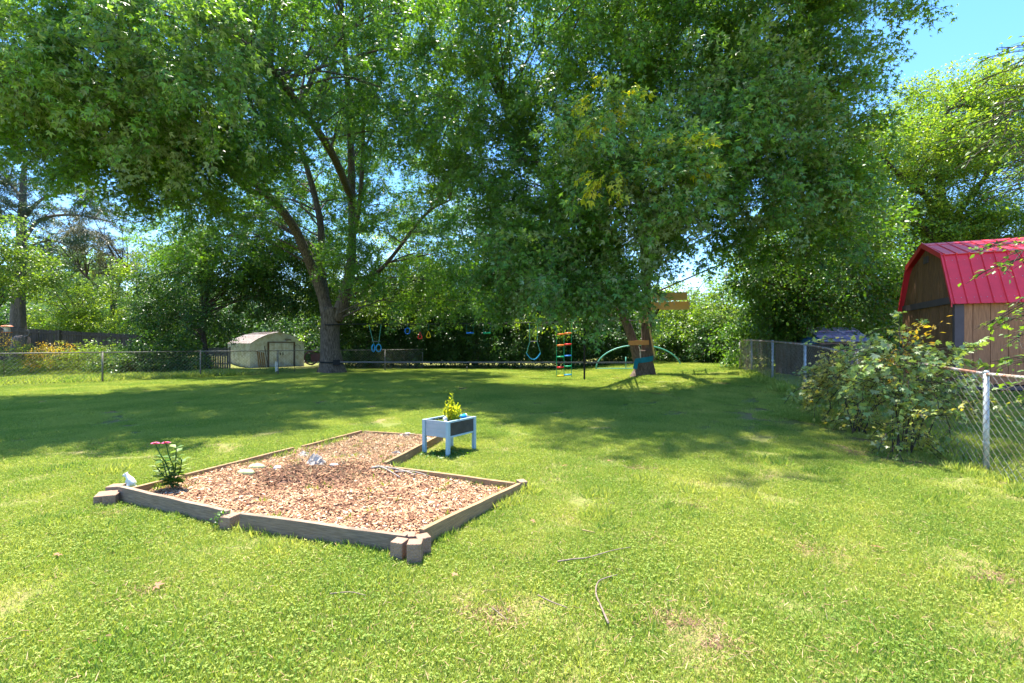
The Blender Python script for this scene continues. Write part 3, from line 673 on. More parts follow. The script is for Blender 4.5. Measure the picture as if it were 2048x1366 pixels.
# left side
make_tree('pine_tree', 'tall thin conifer with a ridged bare lower trunk at the left edge', W(38, 700, 29),
    ([W(38, 706, 29), W(36, 660, 29), W(36, 600, 29), W(42, 480, 29), (W(48, 330, 29))], [.5, .36, .30, .24, .11]),
    [(L_((42, 490, 29), (80, 440, 29), (150, 430, 28.5), (230, 445, 28)), [.12, .09, .07, .03]), (L_((44, 440, 29), (90, 395, 29), (170, 380, 29), (260, 370, 29)), [.11, .08, .06, .02]), (L_((42, 500, 29), (100, 480, 28.5), (150, 500, 28)), [.07, .05, .02]), (L_((46, 400, 29), (10, 360, 29), (-50, 340, 29)), [.1, .07, .03])],
    [E(40, 330, 29, 50, 60, 1.6, .8), E(30, 420, 29, 50, 50, 1.6, .6), E(140, 425, 28.5, 90, 14, 1.0, .9), E(200, 395, 29, 80, 16, 1.0, .8), E(120, 490, 28.5, 50, 14, .8, .8), E(-30, 380, 29, 60, 60, 1.5), E(60, 545, 29, 50, 30, 1.2, .5)], 'blue', 3.2, M['bark_grey'], nb=40, seed=8, inner=.1, lobes=.12)
make_tree('cedar_tree', 'brownish cedar beyond the wooden fence', W(222, 690, 36),
    ([W(226, 700, 36), W(228, 620, 36), W(224, 570, 36)], [.26, .22, .16]), [(L_((228, 600, 36), (240, 560, 36), (255, 530, 36)), [.14, .1, .05]), (L_((226, 600, 36), (180, 560, 36), (150, 530, 36)), [.1, .08, .04])],
    [E(205, 500, 36, 60, 45, 2.2), E(170, 450, 35, 55, 40, 2), E(245, 520, 36, 30, 30, 1.5)], 'brown', 4.2, M['bark_dark'], nb=30, seed=9)
make_tree('dogwood_tree', 'low rounded yellowish tree just beyond the wooden fence', W(160, 690, 33),
    ([W(160, 700, 33), W(160, 650, 33)], [.12, .08]), [], [E(155, 600, 33, 50, 28, 1.8), E(120, 635, 33, 35, 22, 1.4), E(195, 640, 33, 45, 24, 1.5), E(155, 655, 32.5, 60, 16, 1.5)], 'ash', 6, M['bark_dark'], nb=15, seed=10)
make_tree('leafy_tree', 'bright leafy tree in front of the conifer at the left edge', W(-30, 710, 25),
    ([W(-30, 715, 25), W(-28, 600, 25)], [.16, .1]), [], [E(20, 530, 25, 55, 35, 1.4), E(-20, 480, 25, 50, 50, 1.4), E(60, 570, 25, 30, 22, .8)], 'bright', 7, M['bark_dark'], nb=15, seed=12)
P, Q = blob([E(px, py, d, rx, ry, 4) for px, py, d, rx, ry in ((-50, 620, 60, 120, 70), (90, 590, 62, 70, 60), (130, 540, 66, 60, 50), (250, 600, 64, 70, 60), (320, 640, 60, 80, 40), (180, 650, 55, 160, 30), (1700, 650, 60, 100, 40), (1600, 650, 60, 120, 60), (1450, 660, 62, 120, 40), (1900, 640, 60, 200, 50), (700, 640, 60, 300, 60), (1100, 640, 60, 300, 60), (2200, 620, 60, 250, 80), (-300, 600, 60, 200, 90), (400, 640, 60, 150, 60))], .9, 40, -.35, .3)
P9, Q9 = blob([E(px, 670, 44, 120, 50, 2.2) for px in range(-350, 2400, 130)], 2.2, 41, -.6, .1); P9[:, 2] -= .3
tag(scatter('hedge_row', P9, Q9, rng.uniform(1.5, 2.4, len(P9)), rng.integers(0, 4, len(P9)), SP['dark'] ), 'dark hedge row far behind the yard', 'hedge', kind='stuff')
o = scatter('woods', P, Q, rng.uniform(1.5, 2.6, len(P)), rng.integers(0, 4, len(P)), SP['far']); tag(o, 'pale far woods beyond the neighbouring yards', 'woods', kind='stuff')

# ------------------------------------------------------------------ chain link fences
def chain_fence(pts, label, mats, wire_r=.0022, cell=.055, h=1.22, name='chain_link_fence', post_r=.03, skip=()):
    base = (*pts[0], g(*pts[0])); t = thing(name, base, label, 'fence')
    tops = []
    for i, (x, y) in enumerate(pts):
        z = g(x, y); tops.append((x, y, z + h - .02))
        if i not in skip:
            MB().tube([(x, y, z - .2), (x, y, z + h)], post_r, 10).ball((x, y, z + h), (post_r * 1.15, post_r * 1.15, post_r * .9), 10, 5).build('post', mats[0], t, smooth=True)
            MB().tube([(x, y, z + h * .3 - .012), (x, y, z + h * .3 + .012)], post_r + .004, 10).build('tension_band', mats[0], t)
    for a, b in zip(tops, tops[1:]): MB().tube([a, b], .021, 8).build('top_rail', mats[1], t, smooth=True)
    V = []; Fc = []
    for (x0, y0), (x1, y1) in zip(pts, pts[1:]):
        ln = sqrt((x1 - x0) ** 2 + (y1 - y0) ** 2); n = int(ln / cell); ux, uy = (x1 - x0) / ln, (y1 - y0) / ln; nx, ny = -uy, ux
        rows = int((h + .01) / cell)
        for i in range(n + 1):
            for s in (0, 1):
                if s == 0: zz = [(i + ((j + i) % 2)) * cell for j in range(rows + 1)]
                else: zz = [(i + 1 + (j % 2)) * cell for j in range(0)]
                prev = None
                for j, u in enumerate(zz):
                    x, y = x0 + ux * u, y0 + uy * u; z = g(x, y) + .02 + j * cell * (h / (rows * cell)); off = (.004 if (j + i) % 2 else -.004)
                    p = np.array([x + nx * (off + .028), y + ny * (off + .028), z])
                    if prev is not None:
                        d = p - prev; sd_ = np.array([ux, uy, 0]) * wire_r; nn_ = np.array([nx, ny, 0]) * wire_r; k = len(V)
                        sdv = np.cross(d / np.linalg.norm(d), [nx, ny, 0]) * wire_r
                        V += [prev + sdv, prev - sdv * .5 + nn_, prev - sdv * .5 - nn_, p + sdv, p - sdv * .5 + nn_, p - sdv * .5 - nn_]
                        Fc += [(k, k + 1, k + 4, k + 3), (k + 1, k + 2, k + 5, k + 4), (k + 2, k, k + 3, k + 5)]
                    prev = p
                # twisted end above the rail
                if s == 0 and prev is not None:
                    q = prev + [0, 0, .028]; k = len(V); V += [prev + [ux * .002, uy * .002, 0], prev - [ux * .002, uy * .002, 0], q]; Fc += [(k, k + 1, k + 2)]
    mb = MB(); mb.v = [tuple(p) for p in V]; mb.f = Fc
    tag(mb.build('wire_mesh', mats[2], t), kind='stuff')
    return t
q3 = G(1545, 763); q4 = G(1503, 746)
RF = [(5.15, 2.8), (5.79, 5.8), (6.42, 8.8), (7.03, 11.4), (q3[0], q3[1]), (q4[0] , q4[1]), (q4[0] + 1.0, q4[1] + 3)]
chain_fence(RF, 'grey chain link fence with rusty top rail running up the right side', (M['galv'], M['rusty'], M['wire']), .0024)
lf = [G(205, 765)[:2], G(401, 755)[:2], G(556, 750)[:2], G(668, 746.2)[:2] + [0, 0.6], G(770, 742)[:2], G(845, 737)[:2]]
l0 = lf[0] + (lf[0] - lf[1]) * 1.05
LF = [tuple(l0 + (l0 - lf[0])), tuple(l0)] + [tuple(q) for q in lf]
chain_fence(LF, 'thin chain link fence crossing the back left of the yard', (M['dull_post'], M['dull_post'], M['wire']), .003, .075, 1.27, post_r=.032)

# ------------------------------------------------------------------ left background: board fence, feeder, stump, hook
def board_fence():
    a = W(-60, 650, 28)[:2]; b = W(285, 670, 28)[:2] ; a = np.array([a[0], 28.5]); b = np.array([b[0], 28.0])
    za = W(0, 652, 28)[2]; zb = W(0, 670, 28)[2]
    t = thing('board_fence', (*a, g(*a)), 'dark weathered board fence behind the weeds on the left', 'fence')
    ln = np.linalg.norm(b - a); n = int(ln / .155); u = (b - a) / ln; ang = atan2(u[1], u[0])
    proto = None
    for i in range(n):
        p = a + u * (i + .5) * ln / n; zt = za + (zb - za) * i / n + random.uniform(-.02, .02); zg = g(*p)
        h = zt - zg
        MB().box((p[0], p[1] + random.uniform(-.008, .008), zg + h / 2), (.138, .02, h), ang + random.uniform(-.01, .01)).build('picket', M['fence_wood'], t)
    for k in (0, 6, 12): 
        f = k / 12; p = a + u * ln * f + np.array([0, -.07]); zt = za + (zb - za) * f + .05
        MB().box((p[0], p[1], (zt + g(*p)) / 2), (.1, .1, zt - g(*p)), ang).build('fence_post', M['fence_wood'], t)
    for dz in (.18, 1.0): MB().bar((a[0], a[1] - .035, za - dz), (b[0], b[1] - .035, zb - dz), .04, .09).build('fence_rail', M['fence_wood'], t)
board_fence()
# weed bed in front of the board fence
def shrub(name, label, px, py, d, ell, key, dens, seed, extra=None, cat='shrub', group=None, stems=5):
    b = G(px, py) if d is None else np.array([(px - 1024) / F * d, d, g((px - 1024) / F * d, d)])
    t = thing(name, b, label, cat, group)
    P, Q = blob(ell, dens, seed, -.35, .15)
    r = np.random.default_rng(seed); tg = P[r.choice(len(P), min(stems, len(P)), replace=False)]; mb = MB()
    for T in tg:
        s = b + [r.normal(0, .08), r.normal(0, .05), -.03]; q = path([s, (s + T) / 2 + [r.normal(0, .05), 0, .12], T], 4); mb.tube(q, lerp_r([.009, .003], 0, len(q)), 5)
    tag(mb.build('stems', M['bark_dark'], t), kind='stuff')
    srcs = list(SP[key]); idx = r.integers(0, len(srcs), len(P))
    for el2, k2, d2 in (extra or ()):
        P2, Q2 = blob(el2, d2, seed + 3, -.5, .1); k = len(srcs); srcs += SP[k2]; idx = np.concatenate([idx, r.integers(k, len(srcs), len(P2))]); P = np.concatenate([P, P2]); Q = np.concatenate([Q, Q2])
    c = scatter('foliage', P, Q, r.uniform(.6, 1.15, len(P)), idx, srcs, t); c['kind'] = 'stuff'
    return t
shrub('weed_bush', 'pale green weeds at the left edge behind the thin fence', 40, 740, 24, [E(30, 715, 24, 60, 24, 1.0)], 'weed', 10, 51, [([E(20, 690, 23.6, 14, 16, .4)], 'orange', 8)])
shrub('weed_bush', 'orange and yellow turning weeds behind the thin fence', 115, 740, 24.5, [E(120, 722, 24.5, 45, 17, .9)], 'weed', 9, 52, [([E(110, 706, 24, 24, 14, .5), E(85, 718, 24, 20, 12, .4)], 'orange', 13)])
shrub('weed_bush', 'tall feathery pale weeds in front of the board fence', 170, 740, 24.5, [E(165, 716, 24.5, 50, 20, 1.0), E(190, 704, 24.5, 18, 10, .8, .6)], 'weed', 10, 53)
shrub('weed_bush', 'leafy green weeds beside the dark bush', 225, 742, 24.8, [E(225, 720, 24.8, 34, 20, .9)], 'bright', 6, 54)
shrub('dark_bush', 'dark rounded bush left of the white metal shed', 300, 740, 25.5, [E(290, 714, 25.5, 60, 27, 1.3), E(345, 718, 26, 40, 20, 1)], 'dark', 7, 55)
shrub('low_bush', 'low dark bush spreading right of the dark rounded bush', 365, 740, 25.8, [E(365, 725, 25.8, 32, 14, .8)], 'mid', 7, 56)

def hooked_pole(px, d, top, base_y, label, reach, m):
    b = np.array([(px - 1024) / F * d, d, 0.]); b[2] = g(b[0], b[1]); zt = W(px, top, d)[2]
    t = thing('shepherd_hook', b, label, 'garden hook')
    pts = [b, (b[0], b[1], zt - .15)] + [(b[0] + reach / 2 - reach / 2 * cos(a), b[1], zt - .15 + abs(reach) / 2 * sin(a)) for a in np.linspace(.3, 3.6, 9)]
    MB().tube(pts, .014, 6).build('pole', m, t, smooth=True); return t
hooked_pole(8, 21.5, 656, 768, 'iron hook pole at the left edge in front of the weeds', -.42, M['steel_dark'])
hooked_pole(589, 26.5, 690, 745, 'thin iron shepherd hook in front of the shed door', .32, M['steel_dark'])
# bird feeder
b = W(14, 657, 23); t = thing('bird_feeder', b, 'orange hanging bird feeder by the conifer trunk', 'bird feeder')
MB().tube([b + [0, 0, -.16], b + [0, 0, .06]], [.13, .11], 10).build('seed_holder', M['pale'], t)
MB().tube([b + [0, 0, .1], b + [0, 0, .14], b + [0, 0, .18]], [.24, .19, .03], 12).build('lid', M['terracotta'], t)
MB().tube([b + [0, 0, -.2], b + [0, 0, -.17]], [.19, .2], 12).build('tray', M['terracotta'], t)
MB().tube([b + [0, 0, .18], b + [0, 0, .75]], .008, 5).build('hanger', M['steel_dark'], t)
b = W(42, 688, 27.5); t = thing('tree_stump', b, 'hollow grey stump with a loop beside the conifer trunk', 'stump')
MB().tube([b + [0, 0, -.9], b + [0, 0, -.2], b + [0, 0, .35], b + [.0, 0, .5]], [.55, .42, .36, .2], 14, rough=.08).build('body', M['bark_grey'], t, smooth=True)
MB().tube([b + [.25, 0, .35]] + [b + [.30 + .22 * sin(a), 0, .45 + .3 * (1 - cos(a)) * .6] for a in np.linspace(0, 2.9, 8)] , .05, 7).build('root_loop', M['bark_grey'], t, smooth=True)

# ------------------------------------------------------------------ white metal shed
def metal_shed():
    O = np.array([W(500, 733, 32)[0], 32.0]); fd = np.array([.643, .766]); sd_ = np.array([-.766, .643]); w, dp, hw, hp = 3.73, 3.9, 1.62, 2.42
    t = thing('metal_shed', (*O, 0), 'small white metal garden shed with a low curved roof', 'shed')
    def f(u, v, w_): p = O + fd * u + sd_ * w_; return (p[0], p[1], v)
    prof = [(0, hw), (.5, hw + .34), (1.1, hw + .62), (w / 2, hp), (w - 1.1, hw + .62), (w - .5, hw + .34), (w, hw)]
    wl = MB().prism([(0, 0)] + prof + [(w, 0)], 0, dp, f).build('wall', M['shed_cream'], t)
    for i in range(22):
        u = (i + .5) * dp / 22; MB().prism([(-.022, .02), (0, .02), (0, hw - .02), (-.022, hw - .02)], u - .05, u + .05, f).build('corrugated_panel', M['shed_white'], t)
    # roof sheets
    for k, (a, b) in enumerate(zip(prof, prof[1:])):
        du, dv = b[0] - a[0], b[1] - a[1]; ln = sqrt(du * du + dv * dv); nx, ny = -dv / ln * .03, du / ln * .03
        MB().prism([(a[0] + nx * .2, a[1] + ny * .2), (b[0] + nx * .2, b[1] + ny * .2), (b[0] + nx, b[1] + ny), (a[0] + nx, a[1] + ny)], -.08, dp + .08, f).build('roof_panel', M['shed_roof'] if k < 3 else M['shed_cream'], t)
        for j in range(9):
            c = (j + .5) * dp / 9; MB().prism([(a[0] + nx, a[1] + ny), (b[0] + nx, b[1] + ny), (b[0] + nx * 1.9, b[1] + ny * 1.9), (a[0] + nx * 1.9, a[1] + ny * 1.9)], c - .03, c + .03, f).build('roof_rib', M['shed_roof'], t)
    for k in range(2):
        u0 = 1.25 + k * .84; dr = MB().prism([(u0, .06), (u0 + .82, .06), (u0 + .82, 1.62), (u0, 1.62)], -.03, -.004, f).build('door', M['shed_cream'], t)
        MB().prism([(u0 + (.7 if k == 0 else .05), .8), (u0 + (.76 if k == 0 else .11), .8), (u0 + (.76 if k == 0 else .11), 1.0), (u0 + (.7 if k == 0 else .05), 1.0)], -.07, -.031, f).build('handle', M['steel_dark'], dr)
        for q in (.2, .41, .62):
            MB().prism([(u0 + q, .1), (u0 + q + .02, .1), (u0 + q + .02, 1.6), (u0 + q, 1.6)], -.04, -.031, f).build('door_rib', M['shed_white'], dr)
    for u0 in (1.13, 2.94): MB().prism([(u0, .0), (u0 + .11, .0), (u0 + .11, 1.68), (u0, 1.68)], -.045, -.003, f).build('door_frame', M['brown_frame'], t)
    MB().prism([(1.13, 1.69), (3.05, 1.69), (3.05, 1.76), (1.13, 1.76)], -.04, -.003, f).build('door_header', M['brown_frame'], t)
    for u0 in np.arange(.16, 1.1, .2): MB().prism([(u0, .03), (u0 + .05, .03), (u0 + .05, hw), (u0, hw)], -.018, -.002, f).build('corrugated_panel', M['shed_cream'], t)
    for u0 in (3.15, 3.35, 3.55): MB().prism([(u0, .03), (u0 + .05, .03), (u0 + .05, hw), (u0, hw)], -.018, -.002, f).build('corrugated_panel', M['shed_cream'], t)
    lb = thing('wall_lamp', f(2.45, 1.82, -.12), 'small grey lamp above the shed door', 'lamp')
    MB().prism([(2.3, 1.84), (2.7, 1.84), (2.66, 1.96), (2.34, 1.96)], -.22, -.003, f).build('housing', M['grey_wall'], lb)
    MB().prism([(2.34, 1.77), (2.66, 1.77), (2.64, 1.838), (2.36, 1.838)], -.18, -.03, f).build('lens', M['shed_white'], lb)
    # boards and a pole leaning on the front
    for i in range(4):
        q = .45 + i * .13; b0 = f(q, .02, -.35); b1 = f(q + random.uniform(-.02, .05), 1.1 - i * .03, -.05)
        tag(MB().bar(b0, b1, .07, .02, (0, 1, 0)).build('leaning_board', M['plank_tan'], origin=b0), ['reddish board leaning on the shed front, farthest left of four', 'reddish board leaning on the shed front, second from the left', 'reddish board leaning on the shed front, third from the left', 'reddish board leaning on the shed front, nearest the door'][i], 'board', 'boards leaning on the shed')
    tag(MB().tube([f(1.0, .02, -.4), f(.92, 1.45, -.05)], .025, 6).build('pole', M['steel_dark'], origin=f(1.0, .02, -.4)), 'dark pole leaning beside the shed door', 'pole')
metal_shed()
# weathered pickets left of the shed
for i in range(1):
    a = G(398, 737); a = np.array([W(398, 0, 29.5)[0], 29.5]); b_ = np.array([W(446, 0, 29.5)[0], 30.2]); t = thing('picket_panel', (*a, 0), 'grey weathered picket panel left of the metal shed', 'fence panel')
    for k in range(14):
        p = a + (b_ - a) * k / 13; h = 1.35 + random.uniform(-.06, .06); MB().box((p[0], p[1], h / 2), (.11, .02, h), .3).build('picket', M['grey_picket'], t)
    for z in (.35, 1.05): MB().bar((a[0], a[1] + .03, z), (b_[0], b_[1] + .03, z), .03, .07).build('rail', M['grey_picket'], t)
# rusty wheel frame beyond the shed
c = W(622, 716, 30.5); t = thing('garden_cart', (c[0], c[1], 0), 'rusty red cart behind the fence beside the big trunk', 'cart')
MB().tube([c + [.42 * cos(a), 0, .42 * sin(a)] for a in np.linspace(0, 2 * pi, 18)[:-1]], .05, 6, closed=True).build('wheel', M['rust'], t)
MB().bar(c + [0, .05, 0], c + [1.0, .05, .1], .2, .5).build('body', M['rust'], t)
for k in range(3): MB().bar(c + [.2 + .1 * k, 0, -.3], c + [.8 + .1 * k, 0, .45], .03, .05).build('slat', M['pale'], t)
# hanging tag
p = W(554, 733, 26.0); t = thing('wind_chime', p, 'white wind chime hanging low in front of the shed', 'wind chime')
for k in range(3): MB().box(p + [-.07 + .07 * k, 0, 0], (.045, .02, .6 - .1 * (k % 2))).build('tube', M['white'], t)
MB().tube([p + [0, 0, .3], p + [0, 0, .75]], .01, 5).build('cord', M['strap_grey'], t)
MB().tube([p + [0, 0, -.66], p + [0, .02, .75]], .012, 5).build('stake', M['steel_dark'], t)

# ------------------------------------------------------------------ obstacle line between the maples
LA = np.array([T1[0] + .4, T1[1] - .5]); LB = np.array([T2[0] - .35, T2[1] - .25])
zA, zB = W(0, 648, LA[1])[2], W(0, 641, LB[1])[2]
def on(px, A=LA, B=LB):
    r = (px - 1024) / F; d = B - A; t = (r * A[1] - A[0]) / (d[0] - r * d[1]); return A + d * t, t
def zl(t): return zA + (zB - zA) * t - .12 * 4 * t * (1 - t) * .5
line = [(*(LA + (LB - LA) * t), zl(t)) for t in np.linspace(0, 1, 14)]
ln = thing('obstacle_line', (*LA, zA), 'black webbing line stretched high between the two maples', 'line')
MB().tube(line, .022, 6).build('webbing', M['rope_black'], ln)
tag(MB().tube([T1 * [1, 1, 0] + [.54 * cos(a), .54 * sin(a), zA + .05 * sin(a)] for a in np.linspace(0, 2 * pi, 25)[:-1]], .035, 6, closed=True).build('tree_strap', M['rope_black'], ln), 'strap round the forked trunk')
c2 = W(1292, 640, d2)
MB().tube([(c2[0] + .25 * cos(a), c2[1] + .25 * sin(a), zB + .02 * sin(a)) for a in np.linspace(0, 2 * pi, 21)[:-1]], .03, 6, closed=True).build('tree_strap', M['rope_black'], ln)
# low slackline
zc, zd = W(0, 724, LA[1])[2], W(0, 725, LB[1])[2]
sl = thing('slackline', (*LA, zc), 'grey slackline stretched low between the two maples', 'slackline')
MB().bar((*LA, zc), (*LB, zd), .03, .07).build('webbing', M['strap_grey'], sl)
MB().tube([T1 * [1, 1, 0] + [.63 * cos(a), .63 * sin(a), zc + .03 * sin(a)] for a in np.linspace(0, 2 * pi, 25)[:-1]], .05, 6, closed=True).build('tree_strap', M['rope_black'], sl)
MB().box((LA[0] + .05, LA[1] - .1, zc - .02), (.35, .12, .28), .2).build('ratchet', M['rope_black'], sl)
def hang(px, py_top, py_bot):
    (xy, t) = on(px); d = xy[1]; return xy[0], d, zl(t) - .02, W(px, py_top, d)[2], W(px, py_bot, d)[2]
def ring(px, yt, yb, m, label, tri=False, group='obstacles hanging from the line'):
    x, d, z0, za_, zb_ = hang(px, yt, yb); t = thing('hanging_ring', (x, d, zb_), label, 'gym ring', group); h = za_ - zb_
    if tri: pts = [(x, d, za_), (x - h * .32, d, zb_ + h * .16), (x - h * .24, d, zb_), (x + h * .24, d, zb_), (x + h * .32, d, zb_ + h * .16)]
    else: pts = [(x + h * .42 * sin(a), d, (za_ + zb_) / 2 + h / 2 * cos(a)) for a in np.linspace(0, 2 * pi, 15)[:-1]]
    MB().tube(pts, .03, 6, closed=True).build('grip', m, t, smooth=True); MB().tube([(x, d, za_), (x, d, z0)], .012, 5).build('rope', M['rope_green'], t)
ring(815, 656, 668, M['c_blue'], 'small blue gym ring on the line left of the red ring')
ring(840, 664, 677, M['c_red'], 'red triangular handle hanging from the line', True)
ring(857, 662, 675, M['c_yellow'], 'yellow triangular handle hanging from the line', True)
def gymbar(px, py, m, label):
    x, d, z0, za_, _ = hang(px, py, py); t = thing('hanging_bar', (x, d, za_), label, 'gym bar', 'obstacles hanging from the line')
    w = 7.5 / F * d; MB().tube([(x - w, d, za_), (x + w, d, za_)], .045, 8).build('bar', m, t, smooth=True)
    for s in (-1, 1): MB().tube([(x + s * w * .9, d, za_), (x + s * w * .9, d, z0)], .01, 5).build('rope', M['rope_green'], t)
gymbar(940, 666, M['c_blue'], 'blue monkey bar hanging from the line'); gymbar(974, 666, M['c_green'], 'green monkey bar hanging from the line')
# trapeze with two rings
x, d, z0, zb1, zr = hang(752, 683, 698); t = thing('trapeze', (x, d, zr), 'trapeze bar with two light blue rings on green ropes', 'trapeze', 'obstacles hanging from the line')
w = 6.5 / F * d
MB().tube([(x - w - .05, d, zb1), (x + w + .05, d, zb1)], .022, 7).build('bar', M['strap_grey'], t)
for s in (-1, 1):
    MB().tube([(x + s * w * (.9), d, zb1), (x + s * (w + .1) - .1 * (s < 0), d, z0)], .016, 5).build('rope', M['c_arch'], t)
    zc_ = zb1 - .3; MB().tube([(x + s * w * .8, d, zb1), (x + s * w * .8, d, zc_ + .15)], .012, 5).build('rope', M['c_arch'], t)
    MB().tube([(x + s * w * .8 + (.05 if s < 0 else .11) * sin(a), d + .08 * sin(a), zc_ - .04 + .19 * cos(a)) for a in np.linspace(0, 2 * pi, 15)[:-1]], .028, 6, closed=True).build('ring', M['c_lblue'], t, smooth=True)
# belt swing
x, d, z0, zb1, zr = hang(1067, 683, 719); t = thing('belt_swing', (x, d, zr), 'blue belt swing below a short trapeze bar', 'swing', 'obstacles hanging from the line')
w = 8 / F * d
MB().tube([(x - w, d, zb1), (x + w, d, zb1)], .02, 7).build('bar', M['strap_grey'], t)
zs = W(0, 706, d)[2]
for s in (-1, 1):
    MB().tube([(x + s * w * .95, d, zb1), (x + s * w * 1.0, d, z0)], .016, 5).build('rope', M['c_arch'], t); MB().tube([(x + s * w * .9, d, zb1), (x + s * w * 1.75, d, zs)], .014, 5).build('rope', M['c_arch'], t)
pts = [(x + w * 1.75 * u, d, zs - (zs - zr) * (1 - u * u)) for u in np.linspace(-1, 1, 11)]
mb = MB()
for a, b in zip(pts, pts[1:]): mb.bar(a, b, .16, .04, (0, 0, 1))
mb.build('belt_seat', M['c_lblue'], t)
# rope ladder
x, d, z0, _, _ = hang(1128, 683, 719); t = thing('rope_ladder', (x, d, g(x, d)), 'double rope ladder with coloured plastic rungs', 'rope ladder', 'obstacles hanging from the line')
w = 15 / F * d
for s in (-1, 0, 1): MB().tube([(x + s * w, d, z0), (x + s * w, d, W(0, 754, d)[2])], .014, 5).build('rope', M['c_green'], t)
for row, (py, cl, cr_) in enumerate(((668, 'c_orange', 'c_orange'), (690, 'c_orange', 'c_red'), (713, 'c_green', 'c_blue'), (734, 'c_red', 'c_green'), (751, 'c_yellow', 'c_lblue'))):
    for s, cc in ((-.5, cl), (.5, cr_)):
        z = W(0, py - 2 * s, d)[2]; MB().tube([(x + s * w - w * .5, d, z), (x + s * w + w * .5, d, z + .015)], .034, 8).build('rung', M[cc], t, smooth=True)
x, d, z0, _, _ = hang(1168, 683, 719); tag(MB().tube([(x, d - .1, g(x, d) - .1), (x, d - .1, z0)], .04, 8).build('support_post', M['rope_black'], origin=(x, d - .1, g(x, d))), 'thin black post holding up the line beside the rope ladder', 'post')
p = G(934, 744); tag(MB().tube([p, p + [0, 0, .22]], .02, 6).ball(p + [0, 0, .25], (.06, .06, .05)).build('garden_light', M['steel_dark'], origin=p), 'small dark garden light on the lawn', 'garden light')

# boards and straps on the twin-stemmed tree
p0 = W(1257, 686, d2 - .32); p1 = W(1298, 685, d2 - .32)
tag(MB().bar(p0, p1, .045, .19).build('step_board', M['orange_board'], origin=p0, bevel=.004), 'short orange board screwed across the two stems', 'board')
p0 = W(1290, 605, d2 - .4); p1 = W(1309, 712, d2 - .5)
tag(MB().bar(p1, p0, .09, .045, (1, 0, 0)).build('leaning_board', M['lumber'], origin=p1, bevel=.004), 'long narrow board leaning against the right stem', 'board')
tp = thing('tree_platform', W(1340, 605, d2 - .9), 'tree house platform of two long yellow boards and joists', 'tree platform')
MB().bar(W(1304, 594, d2 - 1.0), W(1374, 592, d2 - 1.0), .045, .32).build('beam', M['lumber'], tp, bevel=.004)
MB().bar(W(1302, 612, d2 - .3), W(1379, 611, d2 - .3), .045, .34).build('beam', M['lumber'], tp, bevel=.004)
MB().bar(W(1308, 600.5, d2 - .95), W(1374, 599.5, d2 + .3), .02, .02).build('cleat', M['dark'], tp)
for px in (1308, 1330, 1352, 1375): MB().bar(W(px, 602, d2 - .97), W(px, 602, d2 + .5), .04, .09).build('joist', M['lumber'], tp)
for px in (1318, 1348, 1379): MB().tube([W(px, 604, d2 - 1.04), W(px + 1, 610, d2 - 1.04)], [.012, .035], 6).build('peg', M['pale'], tp)
MB().bar(W(1262, 608, d2 - .2), W(1306, 612, d2 - .2), .04, .15).build('brace', M['orange_board'], tp)
MB().bar(W(1300, 645, d2 - .2), W(1318, 618, d2 - .5), .05, .08).build('brace', M['bark_dark'], tp)
MB().bar(W(1278, 643, d2 - .45), W(1298, 642, d2 - .45), .04, .13).build('brace', M['lumber'], tp)
st = thing('tree_wrap', W(1290, 722, d2), 'teal padded strap wrapped round the twin trunk', 'strap')
cx, cy = T2[0] + .02, T2[1]; ring_ = []
V = []; Fc = []
for i in range(25):
    a = -2.9 + i / 24 * 2.8; zt = W(0, 724 - 8 * (i / 24), d2)[2]; 
    for rr, dz in ((.42, 0), (.42, .22), (.39, .22), (.39, 0)): V.append((cx + rr * cos(a), cy + rr * sin(a), zt - .08 + dz - .0))
for i in range(24):
    for k in range(4): Fc.append((i * 4 + k, i * 4 + (k + 1) % 4, (i + 1) * 4 + (k + 1) % 4, (i + 1) * 4 + k))
MB().add(V, Fc).build('pad', M['strap_teal'], st)
MB().bar(W(1273, 722, d2 - .42), W(1270, 738, d2 - .45), .03, .17, (1, 0, 0)).build('flap', M['strap_teal'], st)
# rope with beads hanging at the stems
tag(MB().tube(path([W(1277, 692, d2 - .6), W(1280, 700, d2 - .65), W(1281, 716, d2 - .7)], 4), .02, 5).build('hanging_rope', M['pale'], origin=W(1277, 692, d2 - .6)), 'short pale rope hanging between the stems', 'rope')
# green arch
a0 = G(1225, 738); a1 = G(1339, 738); c = (a0 + a1) / 2; rad = np.linalg.norm(a1 - a0) / 2; zt = W(0, 690, c[1])[2] - c[2]
t = thing('arch_frame', c, 'pale green half round tube frame behind the twin stemmed maple', 'arch frame')
MB().tube([c + [-rad * cos(a), 0, zt * sin(a)] for a in np.linspace(0, pi, 22)], .033, 8).build('arch', M['c_arch'], t, smooth=True)
MB().tube([c + [-rad * .28, .2, 0], c + [-rad * .28, .2, zt * .5]], .025, 7).build('upright', M['c_arch'], t, smooth=True)
MB().tube([c + [-rad, .0, .03], c + [rad, 0, .03]], .02, 6).build('base_tube', M['c_arch'], t)

